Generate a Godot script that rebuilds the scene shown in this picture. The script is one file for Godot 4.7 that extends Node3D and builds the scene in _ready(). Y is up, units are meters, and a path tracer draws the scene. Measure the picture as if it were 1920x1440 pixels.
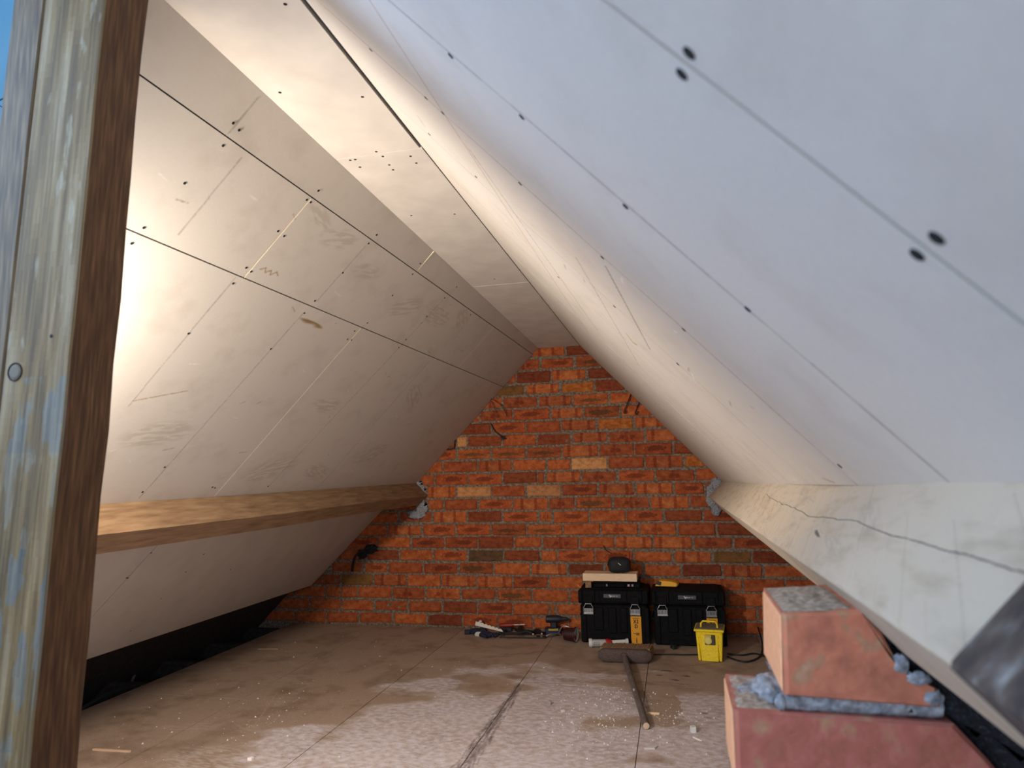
extends Node3D
# An attic under conversion: boarded slopes, a brick gable, a cut brick pier, timber studs and a heap of tools.

const H := 1.01            # height of the camera above the floor; P() measures heights from the camera
const WALL_Z := -4.4
const COURSE := 0.0826
const NR := Vector3(0.72897, 0.68455, 0)      # right slope: NR . p = 0.134
const TR := Vector3(0.68455, -0.72897, 0)     # down the right slope
const NL := Vector3(-0.71203, 0.70215, 0)     # left slope: NL . p = 1.15
const TL := Vector3(-0.70215, -0.71203, 0)    # down the left slope
const NW := Vector3(-0.69466, 0.71934, 0)     # left slope below the purlin
const TW := Vector3(-0.71934, -0.69466, 0)
const COURSES := [
	[-3.074,-2.834,-2.594,-2.354,-2.118,-1.872,-1.628,-1.387,-1.151,-0.921,-0.693,-0.47,-0.235,0.0,0.24,0.48,0.72,0.96,1.196],
	[-3.204,-2.964,-2.724,-2.484,-2.244,-2.006,-1.762,-1.524,-1.285,-1.051,-0.814,-0.771,-0.531,-0.287,-0.047,0.189,0.433,0.673,0.913,1.153],
	[-3.083,-2.843,-2.603,-2.363,-2.252,-2.122,-1.876,-1.642,-1.399,-1.155,-0.917,-0.684,-0.444,-0.204,0.036,0.271,0.511,0.756,1.001,1.236],
	[-2.493,-2.253,-2.01,-1.769,-1.53,-1.286,-1.047,-0.814,-0.59,-0.345,-0.106,0.127,0.363,0.603,0.843,1.088],
	[-2.324,-2.084,-1.906,-1.656,-1.411,-1.169,-0.926,-0.685,-0.454,-0.215,0.015,0.252,0.483,0.723,0.963],
	[-2.302,-2.062,-1.822,-1.586,-1.344,-1.107,-0.861,-0.749,-0.51,-0.273,-0.033,0.198,0.428,0.652,0.892],
	[-2.223,-1.983,-1.741,-1.501,-1.274,-1.031,-0.845,-0.608,-0.384,-0.152,0.084,0.32,0.544,0.784],
	[-2.154,-1.914,-1.661,-1.423,-1.186,-0.947,-0.708,-0.471,-0.233,-0.0,0.232,0.459,0.699],
	[-2.074,-1.829,-1.584,-1.348,-1.109,-0.868,-0.774,-0.538,-0.311,-0.076,0.157,0.385,0.625],
	[-2.107,-1.863,-1.623,-1.506,-1.27,-1.035,-0.798,-0.625,-0.387,-0.158,0.08,0.211,0.451,0.686],
	[-1.861,-1.626,-1.419,-1.177,-0.945,-0.71,-0.478,-0.245,-0.01,0.177,0.413],
	[-1.812,-1.572,-1.337,-1.1,-0.868,-0.816,-0.58,-0.35,-0.116,0.125,0.365],
	[-1.751,-1.511,-1.266,-1.033,-0.803,-0.646,-0.411,-0.178,0.059,0.193,0.438],
	[-1.652,-1.412,-1.173,-0.938,-0.702,-0.465,-0.237,-0.001,0.239],
	[-1.655,-1.415,-1.333,-1.098,-0.865,-0.634,-0.401,-0.167,0.068,0.313],
	[-1.645,-1.405,-1.169,-0.934,-0.701,-0.469,-0.236,-0.006,0.229],
	[-1.487,-1.247,-1.018,-0.772,-0.548,-0.317,-0.081,0.159],
	[-1.329,-1.089,-0.851,-0.62,-0.388,-0.159,0.081],
	[-1.175,-0.935,-0.7,-0.473,-0.279,-0.039],
	[-1.231,-0.991,-0.757,-0.522,-0.282],
	[-1.061,-0.826,-0.596,-0.351],
	[-1.127,-0.892,-0.656,-0.416]]
const KINDS := [
	[0,0,0,0,0,0,6,1,1,0,0,0,0,0,0,0,0,0],
	[4,0,0,0,0,0,0,6,1,0,7,0,3,3,6,0,3,4,0],
	[1,0,0,0,0,0,4,4,0,2,0,1,3,6,1,0,0,1,0],
	[6,8,3,0,3,3,1,0,1,0,0,4,0,0,1],
	[0,1,0,1,2,0,3,6,0,0,6,3,0,4],
	[3,6,0,1,9,6,0,1,1,0,3,8,6,4],
	[1,0,1,1,6,0,4,0,3,3,4,1,0],
	[0,3,1,1,2,2,0,4,4,0,6,0],
	[0,4,3,6,1,4,1,0,1,6,1,0],
	[0,4,0,0,1,3,4,2,4,3,0,0,0],
	[0,3,5,0,5,1,3,3,1,4],
	[0,1,1,6,0,3,4,1,4,0],
	[0,0,3,0,0,5,0,3,7,1],
	[1,2,2,2,3,4,1,6],
	[3,5,6,0,6,3,4,3,4],
	[0,6,1,0,3,7,3,1],
	[3,4,1,3,2,0,0],
	[3,4,3,2,0,0],
	[8,3,7,6,0],
	[0,6,3,6],
	[4,1,2],
	[0,3,6]]
const SCREWS_LEFT := [[0.082,-1.214],[0.086,-1.239],[0.134,-1.232],[0.249,-1.217],[0.379,-1.209],[0.423,-1.211],[0.085,-1.58],[0.123,-1.568],[0.122,-1.587],[0.235,-1.561],[0.238,-1.594],[0.364,-1.559],[0.368,-1.585],[0.419,-1.56],[0.599,-1.553],[0.575,-1.912],[0.42,-1.923],[0.368,-1.923],[0.244,-1.94],[0.224,-2.303],[0.361,-2.297],[0.41,-2.263],[0.45,-2.263],[0.447,-2.29],[0.083,-1.945],[0.12,-1.942],[0.068,-2.304],[0.116,-2.312],[0.117,-2.679],[0.109,-3.041],[0.05,-2.699],[0.225,-2.669],[0.401,-2.662],[0.356,-2.662],[1.086,-1.893],[1.194,-1.889],[1.187,-2.226],[1.192,-2.246],[1.197,-2.594]]
const SCREWS_RIGHT := [[0.21,-0.913],[0.347,-0.901],[0.385,-0.9],[0.183,-1.226],[0.323,-1.223],[0.548,-0.907],[0.549,-0.593],[0.65,-0.592],[0.851,-0.292],[0.847,-0.313],[0.98,-0.289],[0.98,-0.311],[0.784,-0.591],[0.924,-0.583],[0.711,-0.905],[0.859,-0.897],[0.458,-1.626],[0.693,-1.254],[0.851,-1.243],[1.104,-0.874],[0.851,-1.246]]
const SCREWS_LOW := [[-1.977,-0.288,-2.308],[-2.073,-0.381,-2.297],[-2.076,-0.384,-2.307],[-2.029,-0.339,-2.684],[-2.107,-0.414,-2.673],[-2.151,-0.457,-3.048],[-2.374,-0.671,-2.668],[-2.228,-0.53,-2.671],[-2.271,-0.572,-3.791]]
const SCREWS_CEILING := [[-0.609,-0.972],[-0.77,-1.215],[-0.611,-1.277],[-0.689,-1.52],[-0.684,-1.549],[-0.773,-1.546],[-0.759,-1.546],[-0.688,-1.599],[-0.69,-1.629],[-0.767,-1.59],[-0.616,-1.567],[-0.616,-1.608],[-0.766,-1.953],[-0.632,-1.98],[-0.7,-2.734]]

var taken := {}
var mats := {}
var rng := RandomNumberGenerator.new()
var sz: Vector3

func P(x: float, y: float, z: float) -> Vector3:
	return Vector3(x, y + H, z)

func left_at(s: float, z: float) -> Vector3:
	return P(-0.8215, 0.805, z) + TL * s

func right_at(s: float, z: float) -> Vector3:
	return P(-0.567, 0.80, z) + TR * s

func low_at(s: float, z: float) -> Vector3:
	return P(-1.62, 0.0565, z) + TW * s

# ---------- nodes ----------
func numbered(called: String) -> String:
	if not taken.has(called):
		taken[called] = 0
		return called
	taken[called] += 1
	return "%s_%03d" % [called, taken[called]]

func tag(o: Node, label: String, category: String, group := "", kind := "") -> Node:
	if label: o.set_meta("label", label)
	if category: o.set_meta("category", category)
	if group: o.set_meta("group", group)
	if kind: o.set_meta("kind", kind)
	return o

func thing(called: String, at: Vector3, turn := 0.0, label := "", category := "", group := "") -> Node3D:
	var o := Node3D.new()
	o.name = numbered(called)
	add_child(o)
	o.position = at
	o.rotation.y = turn
	tag(o, label, category, group)
	return o

func setting(called: String, label: String) -> Node3D:
	var o := Node3D.new()
	o.name = called
	add_child(o)
	o.set_meta("kind", "structure")
	o.set_meta("label", label)
	return o

func obj(called: String, s: SurfaceTool, m: Material, parent: Node = self) -> MeshInstance3D:
	var o := MeshInstance3D.new()
	o.mesh = s.commit()
	o.mesh.surface_set_material(0, m)
	o.name = numbered(called) if parent == self else called
	o.cast_shadow = GeometryInstance3D.SHADOW_CASTING_SETTING_ON
	parent.add_child(o, true)
	return o

# ---------- shapes ----------
func new_st() -> SurfaceTool:
	var s := SurfaceTool.new()
	s.begin(Mesh.PRIMITIVE_TRIANGLES)
	return s

func vert(s: SurfaceTool, p: Vector3, n: Vector3, uv: Vector2) -> void:
	s.set_normal(n)
	s.set_uv(uv)
	s.add_vertex(p)

func tri(s: SurfaceTool, a: Vector3, b: Vector3, c: Vector3, out: Vector3, ua := Vector2.ZERO, ub := Vector2.ZERO, uc := Vector2.ZERO) -> void:
	var n := (c - a).cross(b - a)
	if n.length_squared() < 1e-16: return
	n = n.normalized()
	if n.dot(out) < 0.0:
		n = -n
		vert(s, a, n, ua); vert(s, c, n, uc); vert(s, b, n, ub)
	else:
		vert(s, a, n, ua); vert(s, b, n, ub); vert(s, c, n, uc)

func quad(s: SurfaceTool, a: Vector3, b: Vector3, c: Vector3, d: Vector3, out: Vector3, uv := []) -> void:
	var u: Array = uv if uv else [Vector2(0, 1), Vector2(1, 1), Vector2(1, 0), Vector2(0, 0)]
	tri(s, a, b, c, out, u[0], u[1], u[2])
	tri(s, a, c, d, out, u[0], u[2], u[3])

# a box with bevelled edges (44 triangles); taper shrinks the top in x and z
func box(s: SurfaceTool, xf: Transform3D, size: Vector3, bev := 0.002, jit := 0.0, taper := 1.0) -> void:
	var h := size / 2.0
	var b := minf(bev, minf(h.x, minf(h.y, h.z)) * 0.9)
	var f := {}
	for sx in [-1, 1]:
		for sy in [-1, 1]:
			for sz_ in [-1, 1]:
				var k := Vector3(sx, sy, sz_)
				var j := Vector3(rng.randf_range(-jit, jit), rng.randf_range(-jit, jit), rng.randf_range(-jit, jit))
				var hh := h
				if sy > 0: hh = Vector3(h.x * taper, h.y, h.z * taper)
				f[[sx, sy, sz_, 0]] = k * Vector3(hh.x, hh.y - b, hh.z - b) + j
				f[[sx, sy, sz_, 1]] = k * Vector3(hh.x - b, hh.y, hh.z - b) + j
				f[[sx, sy, sz_, 2]] = k * Vector3(hh.x - b, hh.y - b, hh.z) + j
	var emit_quad := func(ks: Array, out: Vector3, ax: int):
		var ps := []
		var us := []
		for k in ks:
			var p: Vector3 = f[k]
			ps.append(xf * p)
			match ax:
				0: us.append(Vector2(p.z / size.x + 0.5, 0.5 - p.y / size.y))
				1: us.append(Vector2(p.x / size.x + 0.5, 0.5 - p.z / size.y))
				_: us.append(Vector2(p.x / size.x + 0.5, 0.5 - p.y / size.y))
		if ps.size() == 4: quad(s, ps[0], ps[1], ps[2], ps[3], xf.basis * out, us)
		else: tri(s, ps[0], ps[1], ps[2], xf.basis * out, us[0], us[1], us[2])
	for v in [-1, 1]:
		emit_quad.call([[v, -1, -1, 0], [v, -1, 1, 0], [v, 1, 1, 0], [v, 1, -1, 0]], Vector3(v, 0, 0), 0)
		emit_quad.call([[-1, v, -1, 1], [1, v, -1, 1], [1, v, 1, 1], [-1, v, 1, 1]], Vector3(0, v, 0), 1)
		emit_quad.call([[-1, -1, v, 2], [1, -1, v, 2], [1, 1, v, 2], [-1, 1, v, 2]], Vector3(0, 0, v), 2)
		for w in [-1, 1]:
			emit_quad.call([[v, w, -1, 0], [v, w, 1, 0], [v, w, 1, 1], [v, w, -1, 1]], Vector3(v, w, 0), 2)
			emit_quad.call([[v, -1, w, 0], [v, 1, w, 0], [v, 1, w, 2], [v, -1, w, 2]], Vector3(v, 0, w), 2)
			emit_quad.call([[-1, v, w, 1], [1, v, w, 1], [1, v, w, 2], [-1, v, w, 2]], Vector3(0, v, w), 2)
			for u in [-1, 1]:
				emit_quad.call([[v, w, u, 0], [v, w, u, 1], [v, w, u, 2]], Vector3(v, w, u), 2)

func at_box(s: SurfaceTool, c: Vector3, size: Vector3, bev := 0.002, turn := Vector3.ZERO) -> void:
	box(s, Transform3D(Basis.from_euler(turn), c), size, bev)

func smooth_grid(s: SurfaceTool, g: Array, closed_u: bool, out_c, uvscale := Vector2.ONE) -> void:
	# g[i][j] points; smooth normals from neighbours; out_c(i, j, p) gives an outward hint
	var ni := g.size()
	var nj: int = g[0].size()
	var ns := []
	for i in ni:
		var row := []
		for j in nj:
			var a: Vector3 = g[maxi(i - 1, 0)][j]
			var b: Vector3 = g[mini(i + 1, ni - 1)][j]
			var c: Vector3 = g[i][(j - 1 + nj) % nj] if closed_u else g[i][maxi(j - 1, 0)]
			var d: Vector3 = g[i][(j + 1) % nj] if closed_u else g[i][mini(j + 1, nj - 1)]
			var n := (b - a).cross(d - c)
			var hint: Vector3 = out_c.call(i, j, g[i][j])
			if n.length_squared() < 1e-18: n = hint
			n = n.normalized()
			if n.dot(hint) < 0: n = -n
			row.append(n)
		ns.append(row)
	for i in ni - 1:
		for j in (nj if closed_u else nj - 1):
			var k := (j + 1) % nj
			var q := [[i, j], [i + 1, j], [i + 1, k], [i, k]]
			for t in [[0, 1, 2], [0, 2, 3]]:
				var pa: Vector3 = g[q[t[0]][0]][q[t[0]][1]]
				var pb: Vector3 = g[q[t[1]][0]][q[t[1]][1]]
				var pc: Vector3 = g[q[t[2]][0]][q[t[2]][1]]
				var fn := (pc - pa).cross(pb - pa)
				var order: Array = t
				var nn: Vector3 = ns[q[t[0]][0]][q[t[0]][1]]
				if fn.dot(nn) < 0: order = [t[0], t[2], t[1]]
				for o in order:
					var ij: Array = q[o]
					vert(s, g[ij[0]][ij[1]], ns[ij[0]][ij[1]], Vector2(float(ij[1]) / nj, float(ij[0]) / ni) * uvscale)

func tube(s: SurfaceTool, pts: Array, r, sides := 8, caps := true) -> void:
	var g := []
	var up := Vector3.UP
	for i in pts.size():
		var d: Vector3 = (pts[mini(i + 1, pts.size() - 1)] - pts[maxi(i - 1, 0)]).normalized()
		var x := d.cross(up)
		if x.length() < 0.05: x = d.cross(Vector3.RIGHT)
		x = x.normalized()
		var y := x.cross(d).normalized()
		up = y
		var ri: float = r[i] if r is Array else r
		var row := []
		for k in sides:
			var a := TAU * k / sides
			row.append(pts[i] + (x * cos(a) + y * sin(a)) * ri)
		g.append(row)
	smooth_grid(s, g, true, func(i, _j, p): return p - pts[i])
	if caps:
		for e in [0, pts.size() - 1]:
			var out: Vector3 = pts[e] - pts[1 if e == 0 else e - 1]
			for k in sides:
				tri(s, pts[e], g[e][k], g[e][(k + 1) % sides], out, Vector2(0.5, 0.5), Vector2(0.5, 0.5) + Vector2.from_angle(TAU * k / sides) * 0.5, Vector2(0.5, 0.5) + Vector2.from_angle(TAU * (k + 1) / sides) * 0.5)

func lathe(s: SurfaceTool, xf: Transform3D, prof: Array, sides := 24) -> void:
	# prof: Vector2(radius, height); each segment flat along the profile, smooth around
	var mid := 0.0
	for q in prof: mid += q.y / prof.size()
	for i in prof.size() - 1:
		var a: Vector2 = prof[i]
		var b: Vector2 = prof[i + 1]
		var t := (b - a).normalized()
		var nr := Vector2(t.y, -t.x)
		if nr.dot((a + b) / 2.0 - Vector2(0, mid)) < 0.0: nr = -nr
		for k in sides:
			var c0 := Vector2.from_angle(TAU * k / sides)
			var c1 := Vector2.from_angle(TAU * (k + 1) / sides)
			var pa := xf * Vector3(a.x * c0.x, a.y, a.x * c0.y)
			var pb := xf * Vector3(a.x * c1.x, a.y, a.x * c1.y)
			var pc := xf * Vector3(b.x * c1.x, b.y, b.x * c1.y)
			var pd := xf * Vector3(b.x * c0.x, b.y, b.x * c0.y)
			var n0 := (xf.basis * Vector3(nr.x * c0.x, nr.y, nr.x * c0.y)).normalized()
			var n1 := (xf.basis * Vector3(nr.x * c1.x, nr.y, nr.x * c1.y)).normalized()
			var u0 := float(k) / sides
			var u1 := float(k + 1) / sides
			for q in [[pa, pb, pc, n0, n1, n1, u0, u1, u1, i, i, i + 1], [pa, pc, pd, n0, n1, n0, u0, u1, u0, i, i + 1, i + 1]]:
				var fn: Vector3 = (q[2] - q[0]).cross(q[1] - q[0])
				if fn.length_squared() < 1e-18: continue
				var o := [0, 1, 2] if fn.dot(q[3]) > 0 else [0, 2, 1]
				for e in o: vert(s, q[e], q[3 + e], Vector2(q[6 + e], float(q[9 + e]) / (prof.size() - 1)))

func prism(s: SurfaceTool, poly: Array, xf: Transform3D, depth: float, bev := 0.0, rough := 0.0, uvs := 1.0) -> void:
	# polygon in x, y; its front at z = 0, extruded to z = -depth
	var c := Vector2.ZERO
	for p in poly: c += p
	c /= poly.size()
	var f := []
	var r0 := []
	var r1 := []
	for p in poly:
		var j := Vector3(rng.randf_range(-rough, rough), rng.randf_range(-rough, rough), 0)
		var inn: Vector2 = p + (c - p).normalized() * bev
		f.append(xf * (Vector3(inn.x, inn.y, 0) + j))
		r0.append(xf * (Vector3(p.x, p.y, -bev) + j))
		r1.append(xf * (Vector3(p.x, p.y, -depth) + j))
	var ids := Geometry2D.triangulate_polygon(PackedVector2Array(poly))
	for t in ids.size() / 3:
		var a := ids[t * 3]; var b := ids[t * 3 + 1]; var d := ids[t * 3 + 2]
		tri(s, f[a], f[b], f[d], xf.basis.z, poly[a] * uvs, poly[b] * uvs, poly[d] * uvs)
		tri(s, r1[a], r1[b], r1[d], -xf.basis.z, poly[a] * uvs, poly[b] * uvs, poly[d] * uvs)
	for i in poly.size():
		var k := (i + 1) % poly.size()
		var e: Vector2 = poly[k] - poly[i]
		var out := Vector2(e.y, -e.x)
		if Geometry2D.is_polygon_clockwise(PackedVector2Array(poly)): out = -out
		var o3 := xf.basis * Vector3(out.x, out.y, 0)
		var ua: Vector2 = poly[i] * uvs
		var ub: Vector2 = poly[k] * uvs
		quad(s, r0[i], r0[k], r1[k], r1[i], o3, [ua, ub, ub + Vector2(0, depth * uvs), ua + Vector2(0, depth * uvs)])
		if bev > 0.0: quad(s, f[i], f[k], r0[k], r0[i], o3 + xf.basis.z * out.length(), [ua, ub, ub, ua])

# a sheet with four corners on its visible face; n points away from the room
func sheet(called: String, q: Array, n: Vector3, thick: float, m: Material, parent: Node, uvf = null) -> MeshInstance3D:
	var s := new_st()
	var u := []
	for p in q: u.append(uvf.call(p) if uvf else Vector2(p.x + p.y, p.z))
	var c: Vector3 = (q[0] + q[1] + q[2] + q[3]) / 4.0
	var b := []
	for p in q: b.append(p + n * thick)
	quad(s, q[0], q[1], q[2], q[3], -n, u)
	quad(s, b[0], b[1], b[2], b[3], n, u)
	for i in 4:
		var k := (i + 1) % 4
		quad(s, q[i], q[k], b[k], b[i], (q[i] + q[k]) / 2.0 - c, [u[i], u[k], u[k], u[i]])
	return obj(called, s, m, parent)

func ellipsoid(s: SurfaceTool, xf: Transform3D, r: Vector3, lump := 0.0, sd := 1, seg := 12, pow_ := 1.0) -> void:
	var nz := FastNoiseLite.new()
	nz.seed = sd
	nz.frequency = 1.1
	var g := []
	for i in seg / 2 + 1:
		var row := []
		var th := PI * i / (seg / 2)
		for j in seg:
			var ph := TAU * j / seg
			var d := Vector3(sin(th) * cos(ph), cos(th), sin(th) * sin(ph))
			if pow_ != 1.0: d = Vector3(signf(d.x) * pow(absf(d.x), pow_), signf(d.y) * pow(absf(d.y), pow_), signf(d.z) * pow(absf(d.z), pow_))
			row.append(xf * (d * r * (1.0 + lump * nz.get_noise_3dv(d * 1.6))))
		g.append(row)
	smooth_grid(s, g, true, func(_i, _j, p): return p - xf.origin)

# ---------- materials ----------
func mat(c: Color, rough := 0.8, metal := 0.0) -> StandardMaterial3D:
	var m := StandardMaterial3D.new()
	m.albedo_color = c
	m.roughness = rough
	m.metallic = metal
	return m

func noise_bytes(sd: int, freq: float, oct: int, w: int, h: int, kind := FastNoiseLite.TYPE_SIMPLEX_SMOOTH) -> PackedByteArray:
	var n := FastNoiseLite.new()
	n.seed = sd
	n.noise_type = kind
	n.frequency = freq
	n.fractal_octaves = oct
	return n.get_seamless_image(w, h).get_data()

func ramp(v: float, cols: Array) -> Color:
	for i in cols.size() - 1:
		if v <= cols[i + 1][0]:
			var t: float = clampf((v - cols[i][0]) / (cols[i + 1][0] - cols[i][0]), 0, 1)
			return (cols[i][1] as Color).lerp(cols[i + 1][1], t)
	return cols[-1][1]

func ramp_image(b: PackedByteArray, w: int, h: int, cols: Array) -> Image:
	var lut := []
	for i in 256: lut.append(ramp(i / 255.0, cols))
	var o := PackedByteArray()
	o.resize(w * h * 3)
	for i in w * h:
		var c: Color = lut[b[i]]
		o[i * 3] = int(c.r * 255)
		o[i * 3 + 1] = int(c.g * 255)
		o[i * 3 + 2] = int(c.b * 255)
	return Image.create_from_data(w, h, false, Image.FORMAT_RGB8, o)

func texture(img: Image) -> ImageTexture:
	return ImageTexture.create_from_image(img)

func bump(b: PackedByteArray, w: int, h: int, strength: float) -> ImageTexture:
	var im := Image.create_from_data(w, h, false, Image.FORMAT_L8, b)
	im.convert(Image.FORMAT_RGBA8)
	im.bump_map_to_normal_map(strength)
	return ImageTexture.create_from_image(im)

func noisy(sd: int, freq: float, oct: int, cols: Array, scale: Vector3, rough := 0.9, nstrength := 0.0, size := 256) -> StandardMaterial3D:
	var b := noise_bytes(sd, freq, oct, size, size)
	var m := mat(Color.WHITE, rough)
	m.albedo_texture = texture(ramp_image(b, size, size, cols))
	m.uv1_triplanar = true
	m.uv1_world_triplanar = true
	m.uv1_scale = scale
	if nstrength > 0.0:
		m.normal_enabled = true
		m.normal_texture = bump(b, size, size, nstrength)
	return m

func C(r: int, g: int, b: int) -> Color:
	return Color(r / 255.0, g / 255.0, b / 255.0)

# a painted surface sheet: base colour, fine grain, broad blotches; marks are drawn afterwards
func surface_image(w: int, h: int, sd: int, base: Color, grain: float, blotch: float, tint: Color) -> Image:
	var a := noise_bytes(sd, 0.35, 2, w, h)
	var b := noise_bytes(sd + 1, 0.012, 5, w, h)
	var d := noise_bytes(sd + 2, 0.04, 4, w, h)
	var o := PackedByteArray()
	o.resize(w * h * 3)
	for i in w * h:
		var g := (a[i] / 255.0 - 0.5) * grain
		var t := clampf((b[i] / 255.0 - 0.5) * 2.0 + (d[i] / 255.0 - 0.5), 0.0, 1.0) * blotch
		o[i * 3] = int(clampf(lerpf(base.r, tint.r, t) + g, 0, 1) * 255)
		o[i * 3 + 1] = int(clampf(lerpf(base.g, tint.g, t) + g, 0, 1) * 255)
		o[i * 3 + 2] = int(clampf(lerpf(base.b, tint.b, t) + g, 0, 1) * 255)
	return Image.create_from_data(w, h, false, Image.FORMAT_RGB8, o)

func dab(im: Image, x: int, y: int, c: Color, a: float) -> void:
	if x < 0 or y < 0 or x >= im.get_width() or y >= im.get_height() or a <= 0.0: return
	im.set_pixel(x, y, im.get_pixel(x, y).lerp(c, minf(a, 1.0)))

func stroke(im: Image, a: Vector2, b: Vector2, w: float, c: Color, alpha: float, patchy := 0.0) -> void:
	var n := int(a.distance_to(b)) + 1
	var r := int(ceil(w))
	var last := Vector2i(-9999, -9999)
	for i in n + 1:
		var p := a.lerp(b, float(i) / n)
		var k := alpha * (1.0 - patchy * rng.randf())
		var pi := Vector2i(p)
		if pi == last: continue
		last = pi
		for dx in range(-r, r + 1):
			for dy in range(-r, r + 1):
				var d := (Vector2(pi) + Vector2(dx, dy)).distance_to(p)
				if d < w: dab(im, pi.x + dx, pi.y + dy, c, k * (0.35 if r > 1 else 1.0))

func smear(im: Image, c: Vector2, rad: Vector2, ang: float, col: Color, alpha: float, sd: int, freq := 0.08) -> void:
	var nz := FastNoiseLite.new()
	nz.seed = sd
	nz.frequency = freq
	nz.fractal_octaves = 3
	var R := int(maxf(rad.x, rad.y)) + 1
	for dx in range(-R, R + 1):
		for dy in range(-R, R + 1):
			var q := Vector2(dx, dy).rotated(-ang) / rad
			var d := q.length()
			if d < 1.0:
				var v := nz.get_noise_2d(q.x * rad.x * 0.45, q.y * rad.y * 2.2) + 0.18
				if v > 0.0: dab(im, int(c.x) + dx, int(c.y) + dy, col, alpha * minf(v * 3.0, 1.0) * minf((1.0 - d) * 3.0, 1.0))

# ---------- the scene ----------
func _ready() -> void:
	rng.seed = 20240611
	camera_and_light()
	make_materials()
	build_floor()
	build_left_slope()
	build_ceiling()
	build_right_slope()
	build_gable()
	build_shell()
	build_roof_window()
	build_purlins()
	build_studs()
	build_pier()
	build_work_lamp()
	build_tool_boxes()
	build_transformer()
	build_broom()
	build_tool_pile()
	build_wires()
	build_debris()

func camera_and_light() -> void:
	var cam := Camera3D.new()
	cam.name = "camera"
	cam.keep_aspect = Camera3D.KEEP_HEIGHT
	add_child(cam)
	cam.position = Vector3(0, H, 0)
	cam.rotation_degrees = Vector3(7.09, 13.06, -1.31)
	var at := CameraAttributesPhysical.new()
	at.frustum_focal_length = 21.416
	at.frustum_focus_distance = 3.6
	at.exposure_aperture = 7.5
	at.frustum_near = 0.03
	at.frustum_far = 200.0
	cam.attributes = at
	cam.fov = 58.53
	cam.near = 0.03
	cam.current = true

	var env := Environment.new()
	env.background_mode = Environment.BG_SKY
	var sky := Sky.new()
	var sm := ProceduralSkyMaterial.new()
	sm.sky_top_color = C(78, 148, 205)
	sm.sky_horizon_color = C(150, 196, 226)
	sm.ground_bottom_color = C(90, 88, 82)
	sm.ground_horizon_color = C(140, 150, 155)
	sky.sky_material = sm
	env.sky = sky
	env.background_energy_multiplier = 1.0
	env.ambient_light_source = Environment.AMBIENT_SOURCE_DISABLED
	env.reflected_light_source = Environment.REFLECTION_SOURCE_SKY
	env.tonemap_mode = Environment.TONE_MAPPER_LINEAR
	env.tonemap_exposure = 1.0
	env.sdfgi_enabled = true
	env.ssao_enabled = true
	env.ssil_enabled = true
	var we := WorldEnvironment.new()
	we.name = "world_environment"
	we.environment = env
	add_child(we)

	# daylight of the bright sky, falling in through the roof window beside the camera
	var day := AreaLight3D.new()
	day.name = "roof_window_daylight"
	day.area_size = Vector2(0.62, 0.86)
	day.light_energy = DAY_ENERGY
	day.light_color = C(160, 202, 255)
	day.area_range = 12.0
	day.shadow_enabled = true
	add_child(day)
	var c := left_at(0.56, -0.36) + NL * 0.02
	day.global_transform = Transform3D(Basis(Vector3(0, 0, -1), -TL, NL), c)   # -z looks down into the room

	# and through the gable window behind the camera
	var rear := AreaLight3D.new()
	rear.name = "end_window_daylight"
	rear.area_size = Vector2(1.0, 0.8)
	rear.light_energy = REAR_ENERGY
	rear.light_color = C(206, 225, 255)
	rear.area_range = 12.0
	rear.shadow_enabled = true
	add_child(rear)
	rear.position = P(-0.55, 0.08, 0.985)

const BRICK_KINDS := ["plain", "smudged", "burnt", "barred", "spotted", "pale", "dark", "orange", "olive", "grey"]
const DAY_ENERGY := 1.8
const REAR_ENERGY := 2.1
const LAMP_ENERGY := 3.6

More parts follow.
